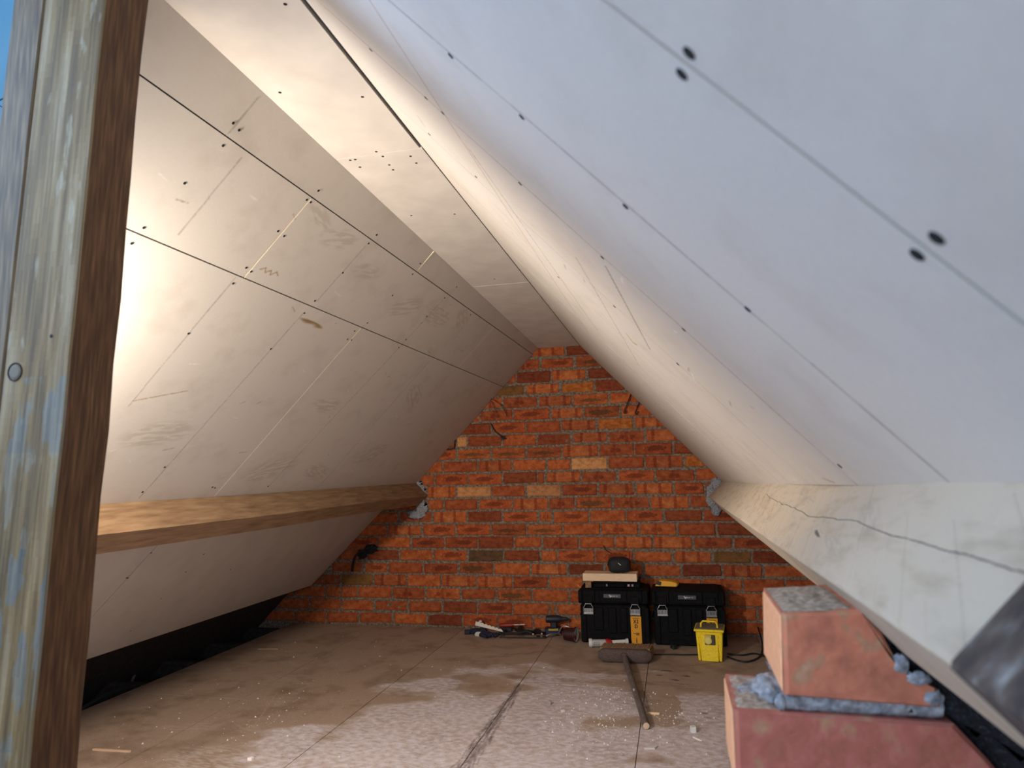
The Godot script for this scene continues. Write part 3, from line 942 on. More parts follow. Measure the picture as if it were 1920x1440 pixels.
func build_shell() -> void:
	# the roof deck outside the boards, with one opening; end wall behind the camera
	var r := setting("roof", "dark timber roof deck above the boards")
	var off := NL * 0.16
	for q in [[-0.2, 0.062, -4.6, 1.15], [1.058, 2.98, -4.6, 1.15], [0.062, 1.058, -4.6, -1.022], [0.062, 1.058, -0.07, 1.15]]:
		sheet("roof_deck", [left_at(q[0], q[2]) + off, left_at(q[0], q[3]) + off, left_at(q[1], q[3]) + off, left_at(q[1], q[2]) + off], NL, 0.03, mats.lath, r)
	var ro := NR * 0.16
	sheet("roof_deck", [right_at(-0.3, -4.6) + ro, right_at(-0.3, 1.15) + ro, right_at(2.98, 1.15) + ro, right_at(2.98, -4.6) + ro], NR, 0.03, mats.lath, r)
	var top := new_st()
	at_box(top, P(-0.70, 1.0, -1.4), Vector3(0.7, 0.03, 6.4), 0.0)
	obj("roof_deck", top, mats.lath, r)
	var wf := setting("wall_front", "plain end wall behind the camera")
	for q in [[-2.3, -0.05, 2.4, 2.3], [0.75, -0.05, 1.5, 2.3], [-0.55, 0.80, 1.1, 0.6], [-0.55, -0.76, 1.1, 0.84]]:
		var s := new_st()
		at_box(s, P(q[0], q[1], 1.06), Vector3(q[2], q[3], 0.1), 0.0)
		obj("wall_panel", s, mats.board, wf)
	var w2 := setting("window_2", "window in the end wall behind the camera")
	var white := mat(C(222, 220, 214), 0.5)
	for q in [[-1.08, 0.08, 0.04, 0.84], [-0.02, 0.08, 0.04, 0.84], [-0.55, 0.48, 1.02, 0.04], [-0.55, -0.32, 1.02, 0.04], [-0.55, 0.08, 0.04, 0.76]]:
		var s := new_st()
		at_box(s, P(q[0], q[1], 1.06), Vector3(q[2], q[3], 0.06), 0.003)
		obj("window_frame", s, white, w2)
	for x in [-0.815, -0.285]:
		var gm := mat(Color(0.92, 0.97, 1.0, 0.06), 0.02)
		gm.transparency = BaseMaterial3D.TRANSPARENCY_ALPHA
		var g := new_st()
		quad(g, P(x - 0.245, -0.30, 1.06), P(x + 0.245, -0.30, 1.06), P(x + 0.245, 0.46, 1.06), P(x - 0.245, 0.46, 1.06), Vector3.FORWARD)
		obj("pane", g, gm, w2)
	var eb := new_st()
	at_box(eb, P(-3.28, -0.9, -1.4), Vector3(0.06, 0.8, 6.4), 0.0)
	obj("eaves_board", eb, mats.lath, r)
	var eb2 := new_st()
	at_box(eb2, P(1.36, -0.9, -1.4), Vector3(0.06, 0.8, 6.4), 0.0)
	obj("eaves_board", eb2, mats.lath, r)

func build_roof_window() -> void:
	var w := setting("window_1", "roof window in the left slope beside the studs")
	var white := mat(C(222, 220, 214), 0.5)
	# reveal
	var A := [0.06, 1.06]
	var Z := [-0.862, -0.07]
	var d := NL * 0.165
	var splay := Vector3(0, 0, -0.16)     # the far side opens outwards
	for k in 2:
		var s := new_st()
		var o := TL * (-0.012 if k == 0 else 0.012)
		var a := left_at(A[k], Z[0]); var b := left_at(A[k], Z[1])
		quad(s, a, b, b + d, a + d + splay, -o)
		quad(s, a + o, b + o, b + d + o, a + d + o + splay, o)
		obj("reveal_board", s, mats.board, w)
		var t := new_st()
		var o2 := Vector3(0, 0, -0.012 if k == 0 else 0.012)
		var e := left_at(A[0], Z[k]); var f := left_at(A[1], Z[k])
		var sp := splay if k == 0 else Vector3.ZERO
		quad(t, e, f, f + d + sp, e + d + sp, -o2)
		quad(t, e + o2, f + o2, f + d + o2 + sp, e + d + o2 + sp, o2)
		obj("reveal_board", t, mats.board, w)
	var fr := new_st()
	var bas := Basis(Vector3(0, 0, -1), -TL, NL)
	var mid := left_at(0.56, -0.546) + NL * 0.15
	for q in [[Vector3(0.462, 0, 0), Vector3(0.03, 1.0, 0.05)], [Vector3(-0.462, 0, 0), Vector3(0.03, 1.0, 0.05)], [Vector3(0, 0.484, 0), Vector3(0.9, 0.03, 0.05)], [Vector3(0, -0.484, 0), Vector3(0.9, 0.03, 0.05)]]:
		box(fr, Transform3D(bas, mid + bas * q[0]), q[1], 0.003)
	obj("window_frame", fr, white, w)
	var gm := mat(Color(0.92, 0.97, 1.0, 0.06), 0.02)
	gm.transparency = BaseMaterial3D.TRANSPARENCY_ALPHA
	var gs := new_st()
	var hx := bas.x * 0.45; var hy := bas.y * 0.472
	quad(gs, mid - hx - hy, mid + hx - hy, mid + hx + hy, mid - hx + hy, NL)
	obj("pane", gs, gm, w)
	# a wind-blown twig lying on the glass
	var tw := new_st()
	var c := mid + NL * 0.004 + bas.x * 0.36 + bas.y * 0.20
	tube(tw, [c, c + bas.x * 0.02 + bas.y * 0.03, c + bas.x * 0.03 + bas.y * 0.055], 0.0012, 5)
	tube(tw, [c + bas.x * 0.02 + bas.y * 0.03, c + bas.x * 0.035 + bas.y * 0.03], 0.0009, 5)
	tube(tw, [c + bas.x * 0.012 + bas.y * 0.02, c - bas.x * 0.01 + bas.y * 0.045], 0.0009, 5)
	obj("twig", tw, mat(C(60, 48, 38), 0.9), w)

func build_purlins() -> void:
	# left purlin: upper face square to the slope, inner face along it
	var jx := left_at(1.238, 0)
	var s := new_st()
	var a0 := jx - NL * 0.0 ; var a1 := jx - NL * 0.112 + TL * 0.010
	var a2 := a1 + TL * 0.086; var a3 := jx + TL * 0.10
	var ring := [a0 - NL * 0.0005, a1, a2, a3 - NL * 0.0005]
	var nsec := 14
	var g := []
	for k in nsec + 1:
		var z := lerpf(WALL_Z + 0.002, 1.0, float(k) / nsec)
		var row := []
		for p in ring:
			var w := Vector3(0, 0.002 * sin(z * 3.1), 0)
			row.append(Vector3(p.x, p.y, z) + w)
		g.append(row)
	var c := (a0 + a2) / 2.0
	for k in nsec:
		for j in 4:
			var jj := (j + 1) % 4
			var m: Vector3 = (g[k][j] + g[k][jj]) / 2.0
			quad(s, g[k][j], g[k][jj], g[k + 1][jj], g[k + 1][j], Vector3(m.x - c.x, m.y - c.y, 0))
	for e in [0, nsec]: quad(s, g[e][0], g[e][1], g[e][2], g[e][3], Vector3(0, 0, -1 if e == 0 else 1))
	var t := thing("timber_purlin", Vector3.ZERO, 0, "brown timber purlin running under the left slope to the brick gable", "beam")
	obj("timber", s, mats.purlin, t)
	# right purlin: limewashed beyond the pier, bare and sooty towards the camera
	var t2 := thing("timber_purlin", Vector3.ZERO, 0, "big whitewashed purlin under the right slope, dark and bare at its near end", "beam")
	for part in 2:
		var z0 := WALL_Z + 0.002 if part == 0 else -0.368
		var z1 := -0.368 if part == 0 else 1.0
		var st := new_st()
		var st_in := new_st()
		var n := 24 if part == 0 else 12
		var grow := 0.0 if part == 0 else 0.0015
		var sec := []
		for k in n + 1:
			var z := lerpf(z0, z1, float(k) / n)
			var wd := lerpf(0.125, 0.110, (z - WALL_Z) / 4.4) + grow
			var J := right_at(purlin_line(z) - grow + 0.002 * sin(z * 4.0), z)
			var E := J - NR * wd + TR * 0.004
			var K := E + TR * (0.094 + grow)
			sec.append([J + NR * 0.012, J, E - TR * -0.004 + NR * 0.003, E + TR * 0.006 , K, K + NR * (wd - 0.001)])
		for k in n:
			for j in 5:
				var q := [sec[k][j], sec[k][j + 1], sec[k + 1][j + 1], sec[k + 1][j]]
				var out: Vector3 = [-TR, -TR, -TR - NR, -NR, TR][j]
				var v := [0.0, 0.05, 0.85, 0.9, 1.0, 1.0]
				var us := []
				for e in [[k, j], [k, j + 1], [k + 1, j + 1], [k + 1, j]]: us.append(Vector2((sec[e[0]][0].z - WALL_Z) / 4.4, v[e[1]]))
				quad(st, q[0], q[1], q[2], q[3], out, us)
		for e in [0, n]:
			quad(st, sec[e][0], sec[e][1], sec[e][4], sec[e][5], Vector3(0, 0, -1 if e == 0 else 1))
			quad(st, sec[e][1], sec[e][2], sec[e][3], sec[e][4], Vector3(0, 0, -1 if e == 0 else 1))
		obj("whitewashed_length" if part == 0 else "bare_length", st, mats.limewash if part == 0 else mats.dark_timber, t2)
	# a pair of pale fixings on the bare length
	for q in [[0.02, -0.335], [0.02, -0.322]]:
		var f := new_st()
		var p := right_at(purlin_line(q[1]), q[1]) - NR * 0.035 - TR * 0.001
		lathe(f, Transform3D(Basis(Quaternion(Vector3.UP, -TR)), p), [Vector2(0.0, 0.002), Vector2(0.0018, 0.0016), Vector2(0.0022, 0.0)], 10)
		obj("nail_head", f, mat(C(190, 188, 184), 0.4, 0.5), t2)

func build_studs() -> void:
	var lean := 0.0505
	for k in 2:
		var y0 := -1.01
		var y1 := 0.80
		var xr := -0.6859 if k == 0 else -0.8078
		var wd := 0.092 if k == 0 else 0.0485
		var zf := -0.65 if k == 0 else -0.672
		var dp := 0.065 if k == 0 else 0.08
		var t := thing("timber_stud", Vector3.ZERO, 0, ["wide old sawn timber stud with a knot, nearest the lens at left", "narrow pale brown stud at the far left edge, behind the wide one"][k], "post", "old wall studs")
		var s := new_st()
		var sd := new_st()
		var n := 22
		var rows := []
		for i in n + 1:
			var y := lerpf(y0, y1, float(i) / n)
			var w1 := rng.randf_range(-0.0012, 0.0012)
			var x := xr + lean * y
			rows.append([P(x - wd, y, zf), P(x - 0.002 + w1, y, zf), P(x + w1, y, zf - 0.002), P(x + w1 * 2, y, zf - dp), P(x - wd, y, zf - dp)])
		for i in n:
			for j in 5:
				var jj := (j + 1) % 5
				var out: Vector3 = [Vector3(0, 0, 1), Vector3(1, 0, 1), Vector3(1, 0, 0), Vector3(0, 0, -1), Vector3(-1, 0, 0)][j]
				var v0 := 1.0 - float(i) / n
				var v1 := 1.0 - float(i + 1) / n
				quad(sd if j == 2 else s, rows[i][j], rows[i][jj], rows[i + 1][jj], rows[i + 1][j], out, [Vector2(0, v0), Vector2(1, v0), Vector2(1, v1), Vector2(0, v1)])
		for e in [0, n]:
			quad(s, rows[e][0], rows[e][1], rows[e][2], rows[e][4], Vector3(0, -1 if e == 0 else 1, 0))
			tri(s, rows[e][2], rows[e][3], rows[e][4], Vector3(0, -1 if e == 0 else 1, 0))
		obj("weathered_face", s, mats.stud_front if k == 0 else mats.stud_narrow, t)
		obj("sawn_side", sd, mats.stud_side, t)
		if k == 0:
			var kn := new_st()
			lathe(kn, Transform3D(Basis(Vector3.RIGHT, PI / 2), P(-0.756, 0.128, zf)), [Vector2(0.0, 0.0012), Vector2(0.0065, 0.0012), Vector2(0.0085, 0.0004), Vector2(0.0088, -0.002)], 18)
			obj("knot", kn, mat(C(104, 92, 74), 0.8), t)
			var kr := new_st()
			var ring := []
			for q in 25: ring.append(P(-0.756 + cos(TAU * q / 24) * 0.0098, 0.128 + sin(TAU * q / 24) * 0.0105, zf + 0.0002))
			tube(kr, ring, 0.0011, 6, false)
			obj("knot_ring", kr, mat(C(40, 32, 26), 0.9), t)
			var nh := new_st()
			lathe(nh, Transform3D(Basis(Vector3.RIGHT, PI / 2), P(-0.7065, 0.168, zf)), [Vector2(0.0, 0.0006), Vector2(0.0022, 0.0004), Vector2(0.0024, -0.001)], 10)
			obj("nail_hole", nh, mat(C(18, 16, 15), 0.9), t)

func pier_brick(poly: Array, z: float, depth: float, kind: Material, parent: Node, called := "brick") -> void:
	var s := new_st()
	prism(s, poly, Transform3D(Basis(), P(0, 0, z)), depth, 0.004, 0.0006, 8.0)
	obj(called, s, kind, parent)

func build_pier() -> void:
	var t := thing("brick_pier", Vector3.ZERO, 0, "stub of cut brick wall stepping down under the right purlin", "brickwork")
	var bm := []
	for k in 3:
		var b := noise_bytes(700 + k, 0.03, 5, 256, 256)
		var m := mat(Color.WHITE, 0.92)
		m.albedo_texture = texture(ramp_image(b, 256, 256, [[0.0, C(160, 96, 72)], [0.4, [C(186, 112, 84), C(170, 96, 80), C(178, 104, 80)][k]], [0.62, [C(196, 118, 88), C(180, 104, 88), C(188, 110, 84)][k]], [0.78, C(172, 124, 92)], [1.0, C(190, 146, 118)]]))
		m.uv1_triplanar = true
		m.uv1_world_triplanar = true
		m.uv1_scale = Vector3(3, 3, 3)
		m.normal_enabled = true
		m.normal_texture = bump(noise_bytes(720 + k, 0.08, 5, 256, 256), 256, 256, 0.7)
		bm.append(m)
	var Z := -0.68
	pier_brick([Vector2(0.0855, -0.2066), Vector2(0.0885, -0.135), Vector2(0.120, -0.1335), Vector2(0.1548, -0.1312), Vector2(0.1704, -0.1511), Vector2(0.1775, -0.168), Vector2(0.1867, -0.184), Vector2(0.199, -0.190), Vector2(0.2105, -0.1961), Vector2(0.2124, -0.2112)], Z, 0.135, bm[0], t)
	pier_brick([Vector2(0.040, -0.292), Vector2(0.0411, -0.2203), Vector2(0.13, -0.2215), Vector2(0.2204, -0.2225), Vector2(0.2419, -0.2477), Vector2(0.252, -0.262), Vector2(0.282, -0.292)], Z + 0.002, 0.11, bm[1], t)
	var y := -0.305
	for k in 9:
		var y2 := maxf(y - 0.0695, -1.008)
		var x0 := 0.082 if k % 2 == 0 else 0.036
		var xr := func(yy: float) -> float: return (0.005 - 0.68455 * yy) / 0.72897
		# a half or whole brick at the toothed edge, then whole ones up to the cut
		var x := x0
		var first := true
		while x < xr.call(y) - 0.03:
			var x2 := x + (0.105 if first and k % 2 == 0 else 0.222)
			first = false
			var rt: float = xr.call(y)
			var rb: float = xr.call(y2)
			var poly: Array
			if x2 + 0.03 >= rt: poly = [Vector2(x, y2), Vector2(x, y), Vector2(rt, y), Vector2(rb, y2)]
			else: poly = [Vector2(x, y2), Vector2(x, y), Vector2(x2, y), Vector2(x2, y2)]
			pier_brick(poly, Z + rng.randf_range(-0.003, 0.003), 0.11, bm[rng.randi() % 3], t)
			x = rt if x2 + 0.03 >= rt else x2 + 0.011
		y = y2 - 0.0131
		if y < -0.99: break
	# mortar: rough beds
	var nz := FastNoiseLite.new()
	nz.seed = 5
	nz.frequency = 60.0
	nz.fractal_octaves = 3
	var bed := func(x0: float, x1: float, y0: float, y1: float, called: String, m: Material, zf: float, zb: float):
		var s := new_st()
		var g := []
		var nx := int((x1 - x0) / 0.004) + 1
		var prof := [[zb, 1.0], [zf - 0.004, 1.0], [zf, 0.72], [zf + 0.001, 0.4], [zf, 0.18], [zf - 0.004, 0.0], [zb, 0.0]]
		for q in prof:
			var row := []
			for i in nx + 1:
				var x := lerpf(x0, x1, float(i) / nx)
				var d: float = nz.get_noise_3d(x, q[1] * 0.03, y0) * 0.0065
				row.append(P(x, lerpf(y1, y0, q[1]) + d * 0.6, q[0] + d))
			g.append(row)
		smooth_grid(s, g, false, func(i, _j, _p): return [Vector3(0, -1, 0), Vector3(0, -1, 0.4), Vector3(0, -0.6, 1), Vector3(0, 0, 1), Vector3(0, 0.6, 1), Vector3(0, 1, 0.4), Vector3(0, 1, 0)][i])
		obj(called, s, m, t)
	bed.call(0.083, 0.214, -0.2225, -0.2055, "mortar_bed", mats.cement, Z - 0.0055, Z - 0.108)
	bed.call(0.04, 0.30, -0.306, -0.290, "mortar_bed", mats.cement, Z - 0.003, Z - 0.108)
	var yb := -0.305 - 0.0695
	while yb > -0.99:
		bed.call(0.08, (0.005 - 0.68455 * yb) / 0.72897 - 0.01, yb - 0.0145, yb + 0.0015, "mortar_bed", mats.cement, Z - 0.004, Z - 0.105)
		yb -= 0.0826
	# mortar dropped in the corner of the step and dust lumps on top
	for q in [[0.078, -0.214, -0.725, 0.014, 0.012, 0.026, 3], [0.064, -0.2205, -0.74, 0.016, 0.004, 0.026, 4], [0.083, -0.214, -0.686, 0.005, 0.007, 0.005, 8], [0.205, -0.203, -0.684, 0.010, 0.008, 0.006, 21], [0.183, -0.176, -0.682, 0.007, 0.009, 0.004, 22], [0.196, -0.187, -0.681, 0.010, 0.006, 0.004, 23]]:
		var s := new_st()
		ellipsoid(s, Transform3D(Basis(), P(q[0], q[1], q[2])), Vector3(q[3], q[4], q[5]), 0.4, q[6], 20)
		obj("mortar_lump", s, mats.cement, t)
	# dust and old mortar lying on the two steps
	for q in [[0.0905, 0.152, -0.1345, -0.1312, -0.686, -0.812], [0.0435, 0.082, -0.2200, -0.2205, -0.684, -0.786]]:
		var s := new_st()
		var g := []
		for i in 33:
			var row := []
			for j in 25:
				var x := lerpf(q[0], q[1], j / 24.0)
				var z := lerpf(q[4], q[5], i / 32.0)
				var e := minf(minf(i, 32 - i) / 4.0, minf(j, 24 - j) / 4.0)
				var hh := (0.0022 + nz.get_noise_2d(x * 0.7, z * 0.7) * 0.0035) * minf(e, 1.0)
				row.append(P(x, lerpf(q[2], q[3], j / 24.0) + hh - 0.0006, z))
			g.append(row)
		smooth_grid(s, g, false, func(_i, _j, _p): return Vector3.UP)
		obj("dust_layer", s, mats.dust, t)
	# thin pale plates: lit look of the two stepped brick ends put into colour
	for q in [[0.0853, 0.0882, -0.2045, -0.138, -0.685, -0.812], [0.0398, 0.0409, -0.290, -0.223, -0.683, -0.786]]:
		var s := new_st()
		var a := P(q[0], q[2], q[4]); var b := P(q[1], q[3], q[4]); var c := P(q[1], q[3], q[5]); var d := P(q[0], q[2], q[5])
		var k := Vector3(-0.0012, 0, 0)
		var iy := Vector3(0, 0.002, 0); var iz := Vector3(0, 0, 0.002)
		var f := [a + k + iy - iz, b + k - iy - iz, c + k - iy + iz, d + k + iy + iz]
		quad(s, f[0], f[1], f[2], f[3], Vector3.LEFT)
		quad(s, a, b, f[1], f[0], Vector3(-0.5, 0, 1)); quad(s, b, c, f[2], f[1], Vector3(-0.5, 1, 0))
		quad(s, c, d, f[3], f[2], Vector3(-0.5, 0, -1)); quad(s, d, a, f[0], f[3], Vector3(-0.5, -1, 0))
		var pf := obj("lit_face", s, mats.lit_brick, t)
		pf.set_meta("label", "pale orange brick end with its lit look put into the colour")
	# rubble core between cut bricks and purlin, darkness of the gap in its colour
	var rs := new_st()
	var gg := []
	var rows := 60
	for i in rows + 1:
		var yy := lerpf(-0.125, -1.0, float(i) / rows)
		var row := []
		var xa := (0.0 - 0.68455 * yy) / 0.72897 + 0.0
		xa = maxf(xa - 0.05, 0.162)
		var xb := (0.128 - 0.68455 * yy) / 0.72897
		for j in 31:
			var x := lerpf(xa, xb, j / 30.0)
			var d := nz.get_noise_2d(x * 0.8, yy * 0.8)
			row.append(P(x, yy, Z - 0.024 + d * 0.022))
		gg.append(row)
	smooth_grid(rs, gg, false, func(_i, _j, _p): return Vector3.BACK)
	var rc := obj("rubble_core", rs, mats.dark_gap, t)
	rc.set_meta("label", "crumbling rubble beside the cut bricks, darkness of the gap put into its black colour")

func build_work_lamp() -> void:
	# LED work light on an arm clamped to the studs, facing the gable; the studs hide it from the lens
	var p := left_at(0.74, -0.83) - NL * 0.10
	var t := thing("work_light", p, 0, "small LED work light clamped on an arm behind the studs", "lamp")
	var bas := Basis(Vector3(-TL.y, TL.x, 0), -TL, Vector3.BACK)     # x across, y up the slope, z towards the viewer
	bas = Basis(NL * -1.0, -TL, Vector3.BACK)
	var glow := mat(C(255, 240, 220), 0.4)
	glow.emission_enabled = true
	glow.emission = C(255, 240, 224)
	glow.emission_energy_multiplier = 8.0
	var s := new_st()
	box(s, Transform3D(bas, Vector3(0, 0, 0.018)), Vector3(0.11, 0.09, 0.03), 0.004)
	obj("housing", s, mat(C(40, 40, 42), 0.5), t)
	s = new_st()
	box(s, Transform3D(bas, Vector3(0, 0, 0.001)), Vector3(0.094, 0.074, 0.004), 0.001)
	obj("lamp_panel", s, glow, t)
	for k in 5:
		s = new_st()
		box(s, Transform3D(bas, bas * Vector3(-0.04 + k * 0.02, 0, 0.039)), Vector3(0.004, 0.08, 0.012), 0.001)
		obj("cooling_fin", s, mat(C(40, 40, 42), 0.5), t)
	s = new_st()
	tube(s, [Vector3(0.03, 0.0, 0.04), Vector3(0.10, 0.0, 0.075), Vector3(-0.864 - p.x, 0.0, -0.72 - p.z)], 0.007, 8)
	obj("clamp_arm", s, mat(C(150, 150, 150), 0.4, 0.8), t)
	var l := AreaLight3D.new()
	l.name = "work_light_beam"
	l.area_size = Vector2(0.09, 0.07)
	l.light_color = C(255, 240, 224)
	l.light_energy = LAMP_ENERGY
	l.area_range = 12.0
	l.shadow_enabled = true
	t.add_child(l)
	l.transform = Transform3D(bas, Vector3(0, 0, -0.004))

# ---------- tools ----------
func letters(text: String, size: float, m: Material, at: Vector3, parent: Node, called: String, turn := 0.0) -> void:
	var tm := TextMesh.new()
	tm.text = text
	var f := SystemFont.new()
	f.font_names = PackedStringArray(["Droid Sans"])
	f.font_weight = 700
	tm.font = f
	tm.font_size = 32
	tm.pixel_size = size / 32.0
	tm.depth = 0.0008
	tm.material = m
	var o := MeshInstance3D.new()
	o.mesh = tm
	o.name = called
	o.position = at
	o.rotation.z = turn
	parent.add_child(o, true)

func tool_box(x0: float, x1: float, z: float, label: String) -> Node3D:
	var W := x1 - x0
	var D := 0.265
	var t := thing("tool_box", P((x0 + x1) / 2, -1.01, z - D / 2), 0, label, "tool box", "black stacking tool boxes by the gable")
	var black: StandardMaterial3D = mats.plastic
	var F := D / 2
	var s := new_st()
	box(s, Transform3D(Basis(), Vector3(0, 0.112, 0)), Vector3(W - 0.02, 0.216, D - 0.016), 0.008)
	obj("body", s, black, t)
	# raised panels and skids of the body
	for q in [[-0.43, 0.06, 0.01, 0.205], [-0.215, 0.10, 0.075, 0.205], [-0.02, 0.085, 0.06, 0.205], [0.14, 0.075, 0.065, 0.205], [0.305, 0.075, 0.01, 0.16], [0.46, 0.05, 0.01, 0.205]]:
		var r := new_st()
		at_box(r, Vector3(q[0] * W, (q[2] + q[3]) / 2, F - 0.006), Vector3(q[1] * W * 1.35, q[3] - q[2], 0.014), 0.004)
		obj("rib", r, black, t)
	var sk := new_st()
	at_box(sk, Vector3(-0.02 * W, 0.02, F - 0.006), Vector3(W * 0.52, 0.026, 0.012), 0.004)
	obj("skid", sk, black, t)
	# lid
	var l := new_st()
	box(l, Transform3D(Basis(), Vector3(0, 0.262, 0)), Vector3(W, 0.076, D), 0.007)
	var lid := obj("lid", l, black, t)
	var lt := new_st()
	at_box(lt, Vector3(0, 0.302, -0.01), Vector3(W - 0.06, 0.012, D - 0.06), 0.004)
	obj("lid_panel", lt, black, lid)
	for q in [[-0.34, 0.17], [0.0, 0.40], [0.33, 0.16], [-0.465, 0.05], [0.465, 0.05]]:
		var r := new_st()
		at_box(r, Vector3(q[0] * W, 0.268, F + 0.002), Vector3(q[1] * W, 0.066, 0.012), 0.004)
		obj("lid_rib", r, black, lid)
	var lip := new_st()
	at_box(lip, Vector3(0.0, 0.233, F + 0.004), Vector3(W * 0.44, 0.008, 0.014), 0.003)
	obj("lid_lip", lip, black, lid)
	# name plate with worn white lettering
	var pl := new_st()
	at_box(pl, Vector3(-0.01 * W, 0.271, F + 0.0095), Vector3(0.10, 0.022, 0.004), 0.0015)
	var plate := obj("name_plate", pl, mat(C(78, 78, 80), 0.6), lid)
	for q in [[-0.012, 0.004, 0.016, 0.5], [-0.004, 0.016, 0.004, 0.0], [0.012, 0.010, 0.003, 0.1], [0.028, 0.012, 0.002, -0.1]]:
		var w := new_st()
		at_box(w, Vector3(q[0] - 0.004, 0.271, F + 0.0119), Vector3(q[1], q[2], 0.001), 0.0002, Vector3(0, 0, q[3]))
		obj("worn_lettering", w, mat(C(226, 226, 222), 0.6), plate)
	# latches
	for fx in [-0.352, 0.307]:
		var lx: float = fx * W
		var hk := new_st()
		at_box(hk, Vector3(lx, 0.246, F + 0.009), Vector3(0.05, 0.05, 0.012), 0.003)
		var latch := obj("latch", hk, black, t)
		var st := new_st()
		at_box(st, Vector3(lx, 0.186, F + 0.012), Vector3(0.058, 0.030, 0.008), 0.002)
		obj("steel_clasp", st, mats.steel, latch)
		var gr := new_st()
		for k in 7: at_box(gr, Vector3(lx - 0.024 + k * 0.008, 0.188, F + 0.0165), Vector3(0.003, 0.018, 0.002), 0.0006)
		obj("clasp_grip", gr, mat(C(64, 64, 66), 0.5, 0.6), latch)
		var lo := new_st()
		at_box(lo, Vector3(lx, 0.170, F + 0.017), Vector3(0.060, 0.006, 0.008), 0.002)
		obj("clasp_lip", lo, mats.steel, latch)
		var wr := new_st()
		tube(wr, [Vector3(lx - 0.027, 0.184, F + 0.016), Vector3(lx - 0.027, 0.206, F + 0.016), Vector3(lx - 0.02, 0.216, F + 0.015), Vector3(lx - 0.016, 0.226, F + 0.016), Vector3(lx + 0.016, 0.226, F + 0.016), Vector3(lx + 0.02, 0.216, F + 0.015), Vector3(lx + 0.027, 0.206, F + 0.016), Vector3(lx + 0.027, 0.184, F + 0.016)], 0.0024, 6)
		obj("wire_bail", wr, mats.steel, latch)
	# yellow strip below the right latch
	var ys := new_st()
	at_box(ys, Vector3(0.31 * W, 0.084, F + 0.002), Vector3(0.060, 0.152, 0.003), 0.001)
	var strip := obj("yellow_label", ys, mats.label_yellow, t)
	var ink := mat(C(44, 24, 14), 0.7)
	var ln := new_st()
	at_box(ln, Vector3(0.31 * W, 0.149, F + 0.0038), Vector3(0.036, 0.003, 0.0006), 0.0001)
	obj("rule", ln, ink, strip)
	letters("XI", 0.030, ink, Vector3(0.31 * W, 0.131, F + 0.004), strip, "lettering")
	letters("D", 0.030, ink, Vector3(0.31 * W, 0.104, F + 0.004), strip, "lettering")
	letters("~w", 0.026, ink, Vector3(0.31 * W, 0.064, F + 0.004), strip, "lettering")
	letters("i", 0.034, ink, Vector3(0.31 * W, 0.026, F + 0.004), strip, "lettering")
	# side handles
	for sx in [-1, 1]:
		var hd := new_st()
		tube(hd, [Vector3(sx * (W / 2 - 0.012), 0.15, 0.07), Vector3(sx * (W / 2 - 0.004), 0.148, 0.06), Vector3(sx * (W / 2 - 0.004), 0.148, -0.06), Vector3(sx * (W / 2 - 0.012), 0.15, -0.07)], 0.007, 6)
		obj("side_handle", hd, black, t)
	return t

